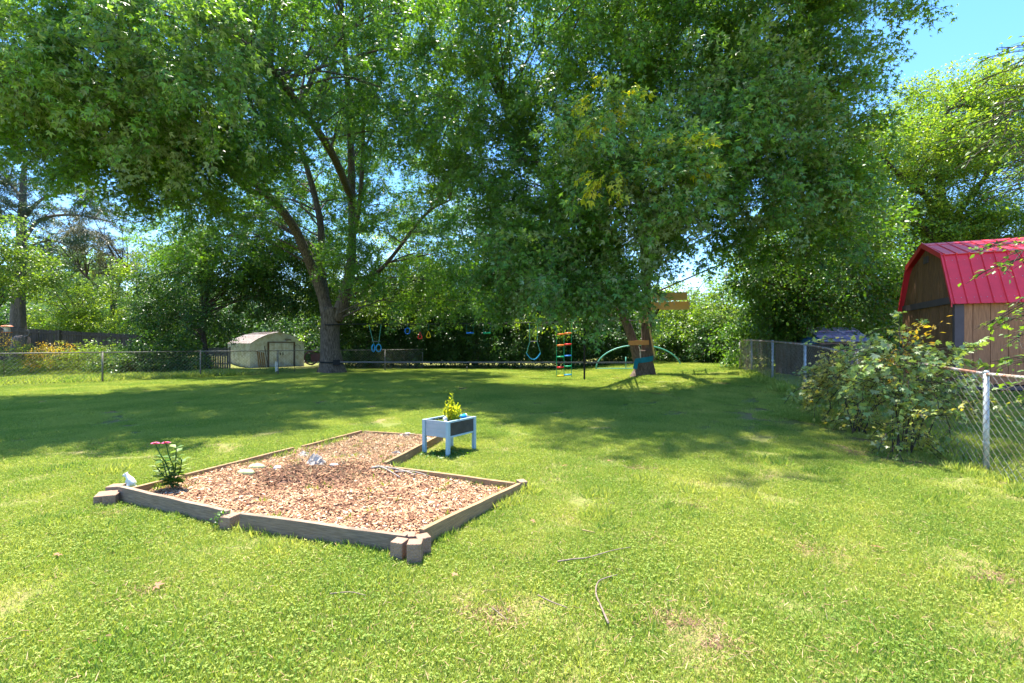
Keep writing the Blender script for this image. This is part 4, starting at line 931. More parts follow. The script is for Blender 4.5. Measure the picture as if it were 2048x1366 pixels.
# ------------------------------------------------------------------ playhouse with blue roof behind the right fence
O = W(1640, 690, 17.5); O[2] = g(O[0], O[1]); t = thing('playhouse', O, 'small grey playhouse with a blue plank roof behind the right fence', 'playhouse')
zr, ze, zr0 = W(0, 655, 18.6)[2], W(0, 683, 17.4)[2], O[2]
wd = 100 / F * 17.8
MB().box((O[0] + wd / 2, O[1] + .7, (zr0 + ze) / 2), (wd, 1.4, ze - zr0)).build('wall', M['grey_wall'], t)
for r_ in range(3):
    for k in range(6):
        u0, u1 = k * wd / 6, (k + 1) * wd / 6 - .015; f0, f1 = r_ / 3, (r_ + 1) / 3 - .03
        y0, y1 = O[1] - .12 + f0 * 1.0, O[1] - .12 + f1 * 1.0; z0_, z1_ = ze + (zr - ze) * f0, ze + (zr - ze) * f1
        MB().add([(O[0] + u0, y0, z0_), (O[0] + u1, y0, z0_), (O[0] + u1, y1, z1_), (O[0] + u0, y1, z1_), (O[0] + u0, y0, z0_ + .035), (O[0] + u1, y0, z0_ + .035), (O[0] + u1, y1, z1_ + .01), (O[0] + u0, y1, z1_ + .01)],
                 [(0, 3, 2, 1), (4, 5, 6, 7), (0, 1, 5, 4), (1, 2, 6, 5), (2, 3, 7, 6), (3, 0, 4, 7)]).build('roof_plank', M['blue_roof'], t)
MB().add([(O[0] + .02, O[1] - .1, ze - .02), (O[0] + wd - .02, O[1] - .1, ze - .02), (O[0] + wd - .02, O[1] + .9, zr - .02), (O[0] + .02, O[1] + .9, zr - .02), (O[0] + .02, O[1] + 1.7, ze - .02), (O[0] + wd - .02, O[1] + 1.7, ze - .02)], [(0, 1, 2, 3), (3, 2, 5, 4), (0, 3, 4), (1, 5, 2)]).build('roof', M['blue_plastic'], t)
p = W(1622, 684, 17.8); t = thing('plastic_toy', (p[0], p[1], g(p[0], p[1])), 'dark blue rounded plastic toy left of the playhouse', 'toy')
MB().ball(p, (.33, .3, .2), 12, 8).build('hood', M['blue_plastic'], t, smooth=True); MB().box((p[0], p[1], (p[2] + g(p[0], p[1])) / 2), (.35, .35, p[2] - g(p[0], p[1]))).build('base', M['blue_plastic'], t)
# dark brown board screen behind the fence mesh
s0 = np.array([W(1552, 0, 16.6)[0], 16.6]); s1 = np.array([W(1700, 0, 12.9)[0], 12.9]); t = thing('board_screen', (*s0, g(*s0)), 'low dark brown board screen behind the right chain link fence', 'fence')
for k in range(30):
    p = s0 + (s1 - s0) * (k + .5) / 30; h = 1.05; MB().box((p[0], p[1], g(*p) + h / 2), (.15, .02, h + random.uniform(-.02, .02)), atan2((s1 - s0)[1], (s1 - s0)[0])).build('board', M['fence_wood'], t)

# ------------------------------------------------------------------ barn
def barn():
    O = np.array([10.28, 11.0]); fd = np.array([.92, -.39]); gd = np.array([.39, .92]); fd /= np.linalg.norm(fd); gd /= np.linalg.norm(gd)
    w, ln = 3.26, 5.2; z0, ze, zb, zr = .67, 2.71, 3.70, 4.14
    t = thing('barn_shed', (*O, z0), 'brown wooden barn shed with red metal gambrel roof', 'shed')
    def f(u, v, s): p = O + gd * u + fd * s; return (p[0], p[1], v)     # u across the gable, s along the side
    prof = [(0, ze), (.51, zb), (w / 2, zr), (w - .51, zb), (w, ze)]
    MB().prism([(.03, z0)] + [(min(max(u, .03), w - .03), v - .03) for u, v in prof] + [(w - .03, z0)], .03, ln, f).build('frame', M['dark'], t)
    def top(u): return float(np.interp(u, [p[0] for p in prof], [p[1] for p in prof])) - .035
    n = 15
    for k in range(n):   # gable boards, below and above the header
        u0, u1 = k * w / n + .004, (k + 1) * w / n - .006; j = random.uniform(-.004, .004)
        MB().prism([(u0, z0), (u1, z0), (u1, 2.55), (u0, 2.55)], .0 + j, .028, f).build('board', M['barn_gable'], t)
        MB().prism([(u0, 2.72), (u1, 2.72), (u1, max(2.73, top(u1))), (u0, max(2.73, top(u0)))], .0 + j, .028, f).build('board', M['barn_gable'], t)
    m = int(ln / .3)
    for k in range(m):   # side siding strips
        s0, s1 = k * ln / m + .002, (k + 1) * ln / m - .008
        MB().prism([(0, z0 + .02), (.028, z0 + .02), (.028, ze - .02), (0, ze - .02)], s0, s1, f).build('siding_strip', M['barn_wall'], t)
    MB().prism([(-.02, 2.552), (w + .02, 2.552), (w + .02, 2.715), (-.02, 2.715)], -.035, -.006, f).build('header_trim', M['barn_trim'], t)
    MB().prism([(-.025, z0), (-.003, z0), (-.003, ze - .03), (-.025, ze - .03)], -.03, .14, f).build('corner_trim', M['barn_trim'], t)
    MB().prism([(-.002, z0), (.09, z0), (.09, 2.55), (-.002, 2.55)], -.03, -.006, f).build('corner_trim', M['barn_trim'], t)
    MB().prism([(w - .09, z0), (w + .015, z0), (w + .015, 2.55), (w - .09, 2.55)], -.03, -.006, f).build('corner_trim', M['barn_gable'], t)
    MB().prism([(-.02, z0 - .10), (w, z0 - .10), (w, z0 - .004), (-.02, z0 - .004)], -.02, ln, f).build('skid', M['barn_trim'], t)
    MB().prism([(.1, .45), (w - .1, .45), (w - .1, z0 - .105), (.1, z0 - .105)], .1, ln, f).build('foundation', M['dark'], t)
    vt = MB(); c = w / 2; vt.prism([(c - .13, 3.72), (c + .13, 3.72), (c + .13, 3.9), (c - .13, 3.9)], -.03, -.005, f).build('vent', M['barn_trim'], t)
    # roof: metal panels with ribs
    ov = .10
    slopes = [((-.10, ze - .20), (.49, zb + .03)), ((.44, zb + .0), (w / 2, zr + .03)), ((w - .44, zb), (w / 2, zr + .03)), ((w + .10, ze - .20), (w - .49, zb + .03))]
    for si, (a, b) in enumerate(slopes):
        du, dv = b[0] - a[0], b[1] - a[1]; L2 = sqrt(du * du + dv * dv); nx, ny = -dv / L2, du / L2
        if ny < 0: nx, ny = -nx, -ny
        lift = .02 if si in (0, 3) else .045
        def q(p, k): return (p[0] + nx * k, p[1] + ny * k)
        pw = .92; k = 0; s = -ov
        while s < ln:
            e = min(s + pw - .004, ln + ov)
            p = MB().prism([q(a, lift), q(b, lift), q(b, lift + .012), q(a, lift + .012)], s, e, f).build('roof_panel', M['red'], t)
            sc_ = MB()
            for j in range(8):
                for fr in (.12, .5, .88):
                    c = s + .06 + j * .115
                    if c < e - .02: u_ = a[0] + (b[0] - a[0]) * fr; v_ = a[1] + (b[1] - a[1]) * fr; sc_.ball(f(*q((u_, v_), lift + .014), c), (.008, .008, .008), 5, 3)
            if sc_.v: sc_.build('screws', M['galv'], p)['kind'] = 'stuff'
            rb = MB()
            for j in range(4):
                c = s + .02 + j * .23
                if c + .03 < e:
                    V = [f(*q(a, lift + .0125), c), f(*q(a, lift + .035), c + .012), f(*q(a, lift + .035), c + .028), f(*q(a, lift + .0125), c + .04), f(*q(b, lift + .0125), c), f(*q(b, lift + .035), c + .012), f(*q(b, lift + .035), c + .028), f(*q(b, lift + .0125), c + .04)]
                    MB().add(V, [(0, 1, 5, 4), (1, 2, 6, 5), (2, 3, 7, 6), (0, 3, 2, 1), (4, 5, 6, 7)]).build('rib', M['red'], p)
            s += pw
    for a, b in ((slopes[0][0], slopes[0][1]), (slopes[0][1], (w / 2, zr + .05)), ((w / 2, zr + .05), slopes[3][1]), (slopes[3][1], slopes[3][0])):
        MB().add([f(a[0], a[1] - .06, -ov - .02), f(b[0], b[1] - .06, -ov - .02), f(b[0], b[1] + .09, -ov - .02), f(a[0], a[1] + .07, -ov - .02), f(a[0], a[1] - .06, -ov), f(b[0], b[1] - .06, -ov), f(b[0], b[1] + .09, -ov), f(a[0], a[1] + .07, -ov)],
                 [(0, 1, 2, 3), (7, 6, 5, 4), (0, 3, 7, 4), (3, 2, 6, 7), (2, 1, 5, 6), (1, 0, 4, 5)]).build('rake_trim', M['red'], t)
    MB().prism([(w / 2 - .18, zr + .03), (w / 2, zr + .105), (w / 2 + .18, zr + .03), (w / 2 + .17, zr + .015), (w / 2, zr + .09), (w / 2 - .17, zr + .015)], -ov - .025, ln, f).build('ridge_cap', M['red'], t)
barn()
# distant houses glimpsed
for (px, py, d, lab, hh) in ((1775, 655, 55, 'far house roof glimpsed left of the barn', 0), (8, 640, 52, 'far house glimpsed at the left edge behind the conifer', 0)):
    p = W(px, py, d); t = thing('house', (p[0], d, g(0, 0)), lab, 'house'); x, y, z = p[0], d, p[2]
    MB().box((x, y + 2, (z - 1) / 2), (7, 4, z - 1)).build('wall', M['house_wall'], t)
    MB().prism([(-2.4, -1), (2.4, -1), (0, .6)], -3.9, 3.9, lambda u, v, w_: (x + w_, y + 2 + u, z + v)).build('roof', M['house_roof'], t)
    MB().box((x - 1, y - .02, z - 2.2), (1, .05, 1)).build('window', M['white'], t)

# ------------------------------------------------------------------ creeper bushes on the right fence
b1 = G(1712, 868)
shrub('creeper_bush', 'farther bush of pale vines climbing the right chain link fence', 1712, 868, None, [E(1700, 752, 8.4, 90, 42, .5), E(1740, 720, 8.2, 60, 25, .35, .8), E(1650, 780, 8.6, 40, 22, .3, .7), E(1712, 800, 8.2, 28, 40, .25, .5)], 'creeper', 10, 61,
      [([E(1670, 765, 8.5, 60, 30, .35), E(1700, 725, 8.4, 60, 20, .35), E(1712, 845, 8.0, 26, 28, .25)], 'vine', 36)], stems=9)
shrub('creeper_bush', 'nearer leafy creeper bush bulging over the fence before the barn', 1805, 906, None, [E(1800, 730, 7.0, 95, 48, .5), E(1870, 755, 6.9, 60, 30, .35, .7), E(1790, 770, 6.8, 60, 40, .35, .7), E(1850, 785, 6.7, 70, 26, .35, .7), E(1795, 830, 6.7, 30, 55, .25, .7), E(1790, 690, 7.1, 60, 20, .3, .7), E(1900, 780, 6.6, 45, 14, .25, .6), E(1835, 650, 6.9, 40, 14, .15, .6)], 'creeper', 15, 62,
      [([E(1820, 700, 6.9, 40, 18, .2)], 'orange', 16), ([E(1890, 800, 6.5, 60, 16, .2), E(1775, 760, 6.9, 55, 40, .3), E(1800, 872, 6.5, 34, 32, .22)], 'vine', 32)], stems=13)
# overhanging twigs at the right edge: a small tree standing just outside the frame
base = np.array([5.1, 4.1, g(5.1, 4.1)])
t = thing('plum_tree', base, 'leafy twigs of a nearby tree reaching in from the right edge', 'tree')
tr = path([base - [0, 0, .1], base + [.05, 0, 1.4], base + [-.05, .05, 2.6], base + [0, .1, 4.2], base + [-.2, 0, 5.2]], 6)
MB().tube(tr, lerp_r([.09, .07, .05, .03], 0, len(tr)), 10).build('trunk', M['bark_dark'], t, smooth=True)
tg = [W(*p) for p in ((2000, 215, 4.2), (1985, 240, 4.3), (2035, 285, 4.2), (2030, 500, 3.9), (2035, 610, 3.9), (2040, 650, 3.8), (2045, 720, 3.8), (2045, 90, 3.9), (2060, 350, 4.0))]
branches_to([tr], tg, .007, .002, 3, 5, .03).build('branches', M['bark_dark'], t)
PP = []; QQ = []
for q in tg:
    for k in range(9): PP.append(q + rng.normal(0, .08, 3) + [.16, 0, 0]); QQ.append((rng.normal(0, .3), rng.normal(.1, .3), pi + rng.normal(0, .7)))
P3, Q3 = blob([((5.4, 4.2, 3.2), (.9, 1.0, 1.8))], 5, 66, -.5, .3)
PP = np.concatenate([np.array(PP), P3[P3[:, 0] > 4.9]]); QQ = np.concatenate([np.array(QQ), Q3[P3[:, 0] > 4.9]])
c = scatter('crown', PP, QQ, rng.uniform(.5, .95, len(PP)), rng.integers(0, 4, len(PP)), SP['oval'], t); c['kind'] = 'stuff'

# ------------------------------------------------------------------ garden bed
bed = thing('garden_bed', (*A_, 0), 'L shaped garden bed edged with weathered planks and filled with mulch', 'garden bed')
def plank(a, b, h0, h1, m, th=.045, lean=0, inset=(0, 0)):
    a = np.array(a, float); b = np.array(b, float); u = (b - a) / np.linalg.norm(b - a); a = a + u * inset[0]; b = b - u * inset[1]; n = np.array([-u[1], u[0]])
    V = []
    N = 7
    for i in range(N):
        p = a + (b - a) * i / (N - 1); z = h0 + (h1 - h0) * i / (N - 1) + random.uniform(-.003, .003); wob = random.uniform(-.004, .004)
        for s, zz in ((-1, -.05), (1, -.05), (1, z), (-1, z)): q = p + n * (s * th / 2 + wob + (lean if zz > 0 else 0)); V.append((q[0], q[1], zz))
    Fc = [(3, 2, 1, 0), tuple((N - 1) * 4 + k for k in range(4))]
    for i in range(N - 1):
        for k in range(4): Fc.append((i * 4 + k, i * 4 + (k + 1) % 4, (i + 1) * 4 + (k + 1) % 4, (i + 1) * 4 + k))
    return MB().add(V, Fc).build('plank', m, bed, bevel=.003)
def mid(a, b, t): return (a[0] + (b[0] - a[0]) * t, a[1] + (b[1] - a[1]) * t)
plank(A_, B_, .155, .15, M['plank_grey'], inset=(.0, .04)); plank(B_, C_, .15, .145, M['plank_grey'], inset=(.12, .04))
plank(C_, D_, .16, .10, M['plank_tan'], inset=(.12, 0.0)); plank(D_, E_, .10, .10, M['plank_tan'], inset=(.05, .0))
plank(E_, mid(E_, F_, .5), .13, .12, M['plank_tan'], inset=(.03, 0)); plank(mid(E_, F_, .5), F_, .12, .11, M['plank_tan'])
plank(F_, G_, .07, .08, M['plank_tan'], inset=(.03, .03)); Hh = mid(G_, A_, .38); plank(G_, Hh, .09, .09, M['plank_tan'], inset=(.03, .06)); plank(Hh, A_, .10, .11, M['plank_tan'], inset=(.10, .03))
# mulch surface
def mh(x, y):
    P = np.stack([x, y, x * 0], 1); z = .035 + .03 * fnoise(P, .35, 3) + .012 * fnoise(P, .08, 5)
    cx_, cy_ = G(640, 955)[:2]; z += .09 * np.exp(-((x - cx_) ** 2 / .9 + (y - cy_) ** 2 / .35)); return z
xs = np.arange(-4.4, .4, .06); ys = np.arange(3.4, 8.8, .06); X, Y = np.meshgrid(xs, ys); ok = inpoly(X.ravel(), Y.ravel(), BED).reshape(X.shape); Zm = mh(X.ravel(), Y.ravel()).reshape(X.shape)
V = [(x, y, z) for x, y, z in zip(X.ravel(), Y.ravel(), Zm.ravel())]; nx = len(xs)
Fc = [(j * nx + i, j * nx + i + 1, (j + 1) * nx + i + 1, (j + 1) * nx + i) for j in range(len(ys) - 1) for i in range(nx - 1) if ok[j, i] and ok[j + 1, i] and ok[j, i + 1] and ok[j + 1, i + 1]]
used = sorted({k for f_ in Fc for k in f_}); mpk = {k: i for i, k in enumerate(used)}
MB().add([V[k] for k in used], [tuple(mpk[k] for k in f_) for f_ in Fc]).build('mulch', M['mulch'], bed, smooth=True)['kind'] = 'stuff'
def chips(n):
    x = rng.uniform(-4.2, .3, n * 3); y = rng.uniform(3.5, 8.6, n * 3); k = inpoly(x, y); x, y = x[k][:n], y[k][:n]; n = len(x)
    dens = np.where(y > 6.0, rng.random(n) < .45, True); x, y = x[dens], y[dens]; n = len(x)
    P = np.stack([x, y, mh(x, y) + rng.uniform(-.004, .02, n)], 1); th = rng.uniform(0, 6.28, n)
    D = np.stack([np.cos(th), np.sin(th), rng.normal(0, .35, n)], 1); N = np.array([0, 0, 1.]) + rng.normal(0, .45, (n, 3))
    tpl = (np.array([(-.5, -.17, 0), (.5, -.12, 0), (.45, .16, 0), (-.42, .13, 0), (.0, 0, .14)], float), np.array([(0, 1, 4), (1, 2, 4), (2, 3, 4), (3, 0, 4)]))
    pile = np.exp(-((x - G(640, 955)[0]) ** 2 / .55 + (y - G(640, 955)[1] + .1) ** 2 / .22))
    T = np.clip(rng.normal(.55, .24, n) - .5 * pile - .12 * (fnoise(P, .3, 8) > .1), 0, 1)
    return place(tpl, P, D, N, rng.uniform(.012, .048, n), T)
npobj('wood_chips', chips(42000), M['chip'], bed)['kind'] = 'stuff'
# dry grass and straw in the far arm
def straw(n):
    x = rng.uniform(-4.2, .3, n * 4); y = rng.uniform(4.2, 8.6, n * 4); k = inpoly(x, y) & (rng.random(n * 4) < np.clip((y - 4.6) / 2.5, .03, 1)); x, y = x[k][:n], y[k][:n]; n = len(x)
    P = np.stack([x, y, mh(x, y)], 1); D = np.stack([rng.normal(0, .7, n), rng.normal(0, .7, n), rng.uniform(.1, .9, n)], 1)
    tpl = (np.array([(0, -.03, 0), (0, .03, 0), (1, 0, .1)], float), np.array([(0, 1, 2)]))
    return place(tpl, P, D, norm(rng.normal(0, 1, (n, 3))), rng.uniform(.05, .12, n), rng.random(n))
npobj('dry_grass', straw(9000), M['straw'], bed)['kind'] = 'stuff'
def tufts(n):
    x = rng.uniform(-4.2, .3, n * 4); y = rng.uniform(4.0, 8.6, n * 4); P0 = np.stack([x, y, x * 0], 1); k = inpoly(x, y) & (fnoise(P0, .35, 12) > .22); x, y = x[k][:n], y[k][:n]; n = len(x)
    x = np.repeat(x, 7) + rng.normal(0, .02, n * 7); y = np.repeat(y, 7) + rng.normal(0, .02, n * 7); n *= 7; P = np.stack([x, y, mh(x, y)], 1)
    return place(kite(.1, .02), P, np.stack([rng.normal(0, .5, n), rng.normal(0, .5, n), np.ones(n)], 1), norm(rng.normal(0, 1, (n, 3))), rng.uniform(.025, .07, n), rng.random(n))
npobj('weeds', tufts(260), M['weed'], bed)['kind'] = 'stuff'

# concrete blocks at the corners
def block(px, py, sx, sy, h, rz, label, z=0, grp=None):
    p = G(px, py); t = MB().box((p[0], p[1], z + h / 2 - .01), (sx, sy, h), rz).build('concrete_block', M['block'], origin=(p[0], p[1], z), bevel=.006)
    tag(t, label, 'block', grp); return t
gA, gC, gD = 'blocks at the left corner of the bed', 'blocks at the near corner of the bed', 'blocks at the right corner of the bed'
block(206, 1005, .11, .2, .10, .5, 'tan concrete block farthest out at the bed left corner', grp=gA)
block(226, 1007, .11, .19, .115, .35, 'tan concrete block against the left end of the grey plank', grp=gA)
block(232, 992, .13, .13, .12, .2, 'tan concrete block behind the others at the bed left corner', grp=gA)
block(461, 1057, .11, .13, .13, -.25, 'single tan concrete block between the two front planks')
block(799, 1118, .10, .10, .15, -.3, 'upright tan block on the left at the near corner of the bed', grp=gC)
block(830, 1125, .105, .105, .165, .05, 'upright tan block nearest the viewer at the near corner', grp=gC)
block(846, 1110, .10, .10, .15, .5, 'upright tan block on the right at the near corner of the bed', grp=gC)
block(818, 1103, .10, .10, .14, .1, 'tan block tucked behind the others at the near corner', grp=gC)
block(1044, 978, .09, .12, .10, .4, 'tan block outermost at the right corner of the bed', grp=gD)
block(1028, 983, .10, .12, .08, .4, 'tan block under the end of the right plank', grp=gD)

# ------------------------------------------------------------------ things in and around the bed
def leafset(name, m, parent, data): return npobj(name, data, m, parent)
def one_leaf(parent, p, dirv, size, m, tpl=None, name='leaf'):
    n = np.array([[0, 0, 1.]]) + rng.normal(0, .25, (1, 3)); d = place(tpl or kite(.27, .05), np.array([p]), np.array([dirv]), n, np.array([size]), np.array([rng.uniform(0, .7)])); return npobj(name, d, m, parent)
zb_ = G(345, 988); zb_[2] = .06
z = thing('zinnia_plant', zb_, 'leafy zinnia plant with two pink flowers in the left corner of the bed', 'flower')
stems = [([0, 0, 0], [-.05, .0, .22], [-.13, 0, .36], [-.20, .02, .47]), ([0, 0, 0], [.0, .02, .2], [-.04, 0, .35], [-.07, 0, .48]), ([0, 0, 0], [.03, 0, .2], [.04, 0, .43]), ([0, 0, 0], [-.07, 0, .1], [-.15, -.02, .22]), ([0, 0, 0], [.06, .02, .16], [.10, 0, .3]), ([0, 0, 0], [-.04, -.02, .12], [-.08, -.03, .28])]
for k, s in enumerate(stems):
    q = path([zb_ + np.array(a) for a in s], 5); MB().tube(q, .006, 6).build('stem', M['mid_leaf'], z)
    if k < 2: lo, hi, n = .15, .6, 5
    else: lo, hi, n = .25, 1.0, 9
    for i in range(n):
        t_ = lo + (hi - lo) * i / (n - 1); p = q[int(t_ * (len(q) - 1))]
        for sgn in (0, pi):
            a = i * 1.57 + sgn + random.uniform(-.3, .3); one_leaf(z, p, (cos(a), sin(a), .35 - .5 * (1 - t_)), random.uniform(.08, .14), M['creeper'] if t_ > .5 else M['mid_leaf'], kite(.30, .06))
for k in (0, 1):
    c = zb_ + np.array(stems[k][-1]); fl = MB().ball(c + [0, 0, .008], (.008, .008, .007), 8, 5).build('flower', M['c_yellow'], z)
    for r_, nn_, zz, sz in ((1, 14, -.002, .048), (.8, 12, .006, .038), (.5, 9, .012, .026)):
        for i in range(nn_):
            a = 2 * pi * i / nn_ + r_; one_leaf(fl, c + [0, 0, zz], (cos(a), sin(a), .18), sz, M['pink'], kite(.28, .02), 'petal')
# animal figurine
cb = G(258, 975); cb[2] = .0
t = thing('animal_figurine', cb, 'small white seated animal figurine by the left corner of the bed', 'figurine')
def skinned(name, pts, edges, rads, m, parent, sub=2):
    base = wloc(parent); me = bpy.data.meshes.new(name); me.from_pydata([(p[0] - base.x, p[1] - base.y, p[2] - base.z) for p in pts], edges, []); me.materials.append(m)
    o = bpy.data.objects.new(name, me); COL.objects.link(o); o.parent = parent
    sk = o.modifiers.new('skin', 'SKIN'); 
    for v, r_ in zip(me.skin_vertices[0].data if me.skin_vertices else [], rads): v.radius = (r_, r_)
    return o, sk
bd = MB(); 
def C3(x, z_, y=0): return cb + np.array([x, y, z_])
# body as one lathe-like swept surface: haunches up through neck to the head, nose pointing left
bd.tube(path([C3(.045, .0), C3(.04, .05), C3(.02, .10), C3(-.005, .135), C3(-.025, .16), C3(-.045, .172), C3(-.07, .165), C3(-.082, .16)], 4), lerp_r([.035, .055, .046, .034, .024, .031, .020, .010], 0, 29), 14)
bd.tube(path([C3(-.01, .11, -.02), C3(-.022, .05, -.025), C3(-.03, .0, -.026)], 3), lerp_r([.016, .013, .015], 0, 7), 8)
bd.tube(path([C3(-.01, .11, .02), C3(-.022, .05, .025), C3(-.03, .0, .026)], 3), lerp_r([.016, .013, .015], 0, 7), 8)
bd.tube(path([C3(.05, .03, -.03), C3(.02, .035, -.045), C3(-.01, .01, -.042)], 3), lerp_r([.022, .028, .015], 0, 7), 8)
bd.tube(path([C3(.08, .02), C3(.11, .015), C3(.125, .04)], 3), lerp_r([.014, .012, .008], 0, 7), 7)
bd.build('body', M['white'], t, smooth=True)
for s in (-1, 1):
    MB().tube([C3(-.04, .192, s * .018), C3(-.034, .213, s * .024)], [.012, .003], 6).build('ear', M['white'], t)
    MB().ball(C3(-.068, .175, s * .015), (.004, .004, .004), 6, 4).build('eye', M['black'], t)
t.scale = (.8, .8, .8)
def top(px, py, dz=0): p = G(px, py); return np.array([p[0], p[1], float(mh(np.array([p[0]]), np.array([p[1]]))[0]) + dz])
for px, py, r_, lab in ((513, 952, (.10, .055, .045), 'pale yellow green gourd lying farther back on the mulch'), (492, 963, (.11, .055, .04), 'flat whitish gourd lying on the mulch nearer the front'), (555, 957, (.045, .04, .035), 'small round white gourd beside the dark mulch pile'), (668, 955, (.055, .035, .02), 'small pale gourd right of the crumpled cloth')):
    p = top(px, py, .015); t = thing('gourd', p, lab, 'gourd', 'gourds on the mulch'); MB().ball(p, r_, 14, 9, Matrix.Rotation(random.uniform(-.2, .3), 3, 'Z')).build('fruit', M['gourd'] if r_[0] > .06 else M['white'], t, smooth=True)
    MB().tube([p + [r_[0] * .95, 0, 0], p + [r_[0] * 1.3, .01, .01]], .006, 5).build('stalk', M['stick'], t)
def crumple(name, px, py, w_, h_, m, label, cat, hz=.05):
    p = top(px, py); n = 11; V = []; r = np.random.default_rng(px)
    for j in range(n):
        for i in range(n):
            u, v = i / (n - 1) - .5, j / (n - 1) - .5; e = max(0, 1 - (u * u + v * v) * 3.2); V.append((p[0] + u * w_ + r.normal(0, .008), p[1] + v * h_ + r.normal(0, .008), p[2] - .005 + hz * e * (.3 + r.random())))
    Fc = [(j * n + i, j * n + i + 1, (j + 1) * n + i + 1, (j + 1) * n + i) for j in range(n - 1) for i in range(n - 1)]
    o = MB().add(V, Fc).build(name, m, origin=p); s_ = o.modifiers.new('thickness', 'SOLIDIFY'); s_.thickness = .004; tag(o, label, cat)
crumple('cloth_scrap', 632, 946, .22, .20, M['pale'], 'crumpled whitish cloth on the dark mulch pile in mid bed', 'cloth', .12)
crumple('cloth_scrap', 607, 918, .16, .18, M['pale'], 'torn pale cloth scrap near the long left plank', 'cloth', .07)
crumple('cloth_scrap', 792, 916, .16, .10, M['pale'], 'pale crumpled scrap beside the plank near the planter', 'cloth', .05)
crumple('cloth_scrap', 815, 876, .35, .18, M['pale'], 'wide pale cloth scrap at the far end of the bed', 'cloth', .05)
crumple('cloth_scrap', 858, 885, .3, .2, M['pale'], 'whitish scrap on the mulch behind the planter legs', 'cloth', .05)
crumple('cloth_scrap', 705, 920, .10, .06, M['pale'], 'small pale scrap in the middle of the far arm', 'cloth', .03)
crumple('wood_piece', 428, 1031, .16, .10, M['silver_stick'], 'flat pale wood piece inside the first front plank', 'wood piece', .02)
def stick(px0, py0, px1, py1, r_, m, label, mids=(), lift=.012, onbed=False, name='stick'):
    f_ = (lambda a, b: top(a, b, lift + r_)) if onbed else (lambda a, b: G(a, b) + [0, 0, lift + r_])
    pts = [f_(px0, py0)] + [f_(a, b) for a, b in mids] + [f_(px1, py1)]
    q = path(pts, 6); tag(MB().tube(q, lerp_r([r_, r_ * .8, r_ * .5], 0, len(q)), 7, rough=.12).build(name, m, origin=q[0], smooth=True), label, 'stick')
gS = None
stick(742, 957, 800, 968, .014, M['silver_stick'], 'silvery dry branch, left one of the bundle near the inner corner', ((765, 955),), onbed=True)
stick(752, 953, 832, 963, .016, M['silver_stick'], 'longest silvery dry branch of the bundle near the inner corner', ((795, 955),), .01, onbed=True)
stick(790, 960, 858, 964, .012, M['silver_stick'], 'silvery dry branch, right one of the bundle near the inner corner', ((825, 958),), onbed=True)
stick(1115, 1133, 1262, 1104, .0055, M['stick'], 'long straight twig on the lawn right of the bed', ((1150, 1128), (1175, 1126), (1225, 1112)), .03)
stick(1217, 1260, 1234, 1161, .006, M['stick'], 'curved bent stick on the lawn', ((1203, 1228), (1192, 1200), (1196, 1178), (1213, 1166)), .03)
stick(1076, 1205, 1135, 1229, .005, M['stick'], 'short twig left of the curved stick', ((1105, 1218),), .03)
stick(985, 1230, 1014, 1252, .004, M['stick'], 'short pale twig on the lawn, nearest the bottom centre', (), .03)
stick(660, 1199, 732, 1202, .004, M['stick'], 'thin twig on the lawn below the near front plank', ((700, 1197),), .03)
stick(1165, 1068, 1190, 1074, .006, M['straw'], 'tiny pale twig above the long straight twig', (), .03)
for px, py, s_, lab in ((1128, 938, .05, 'reddish brown dead leaf on the lawn right of the planter'), (312, 1185, .05, 'brown dead leaf on the lawn at the lower left'), (118, 1120, .04, 'dead leaf in the grass below the bed left corner'), (910, 1165, .035, 'pinkish dead leaf right of the near blocks'), (1218, 928, .035, 'pale dead leaf beyond the lawn twigs'), (1068, 1052, .035, 'small dead leaf right of the tan plank'), (1750, 1105, .05, 'tan dead leaf on the lawn at the right')):
    p = G(px, py) + [0, 0, .045]; th = random.uniform(0, 6); d_ = place(kites(5, 110, .2, .8), np.array([p]), np.array([[cos(th), sin(th), .2]]), np.array([[.2, -.3, 1.]]), np.array([s_]), np.array([0.])); o = npobj('dead_leaf', d_, M['dry_leaf'], origin=p); tag(o, lab, 'leaf', 'dead leaves on the lawn')

# planter
PA, PB, PC = G(849, 908), G(896, 915), G(948, 900); PD = PA + PC - PB
zt, zbx = .505, .27
pl = thing('raised_planter', (PA + PC) / 2 * [1, 1, 0], 'pale blue raised planter box with black side panels on four legs', 'planter')
u = (PB - PA); lu = np.linalg.norm(u); u /= lu; v = (PC - PB); lv = np.linalg.norm(v); v = v / lv; au = atan2(u[1], u[0]); av = atan2(v[1], v[0])
for P_ in (PA, PB, PC, PD):
    MB().box((P_[0], P_[1], zt / 2), (.05, .05, zt), au).build('leg', M['teal_paint'], pl, bevel=.003)
def side(P0, P1, ang, black):
    c = (P0 + P1) / 2; L2 = np.linalg.norm(P1 - P0) - .054
    if black:
        MB().box((c[0], c[1], (zt + zbx) / 2), (L2, .014, zt - zbx - .05), ang).build('side_panel', M['black'], pl)
        for z_ in (zt - .012, zbx + .012): MB().box((c[0], c[1], z_), (L2, .03, .024), ang).build('frame_strip', M['teal_paint'], pl)
    else:
        n = 4; hh = (zt - zbx) / n
        for k in range(n): MB().box((c[0], c[1], zbx + (k + .5) * hh), (L2, .016, hh - .005), ang).build('slat', M['blue_paint'], pl, bevel=.002)
        MB().box((c[0] + 0, c[1], (zt + zbx) / 2), (L2 - .004, .008, zt - zbx - .004), ang).build('backing_board', M['blue_paint'], pl)
side(PA, PB, au, False); side(PD, PC, au, False); side(PB, PC, av, True); side(PA, PD, av, True)
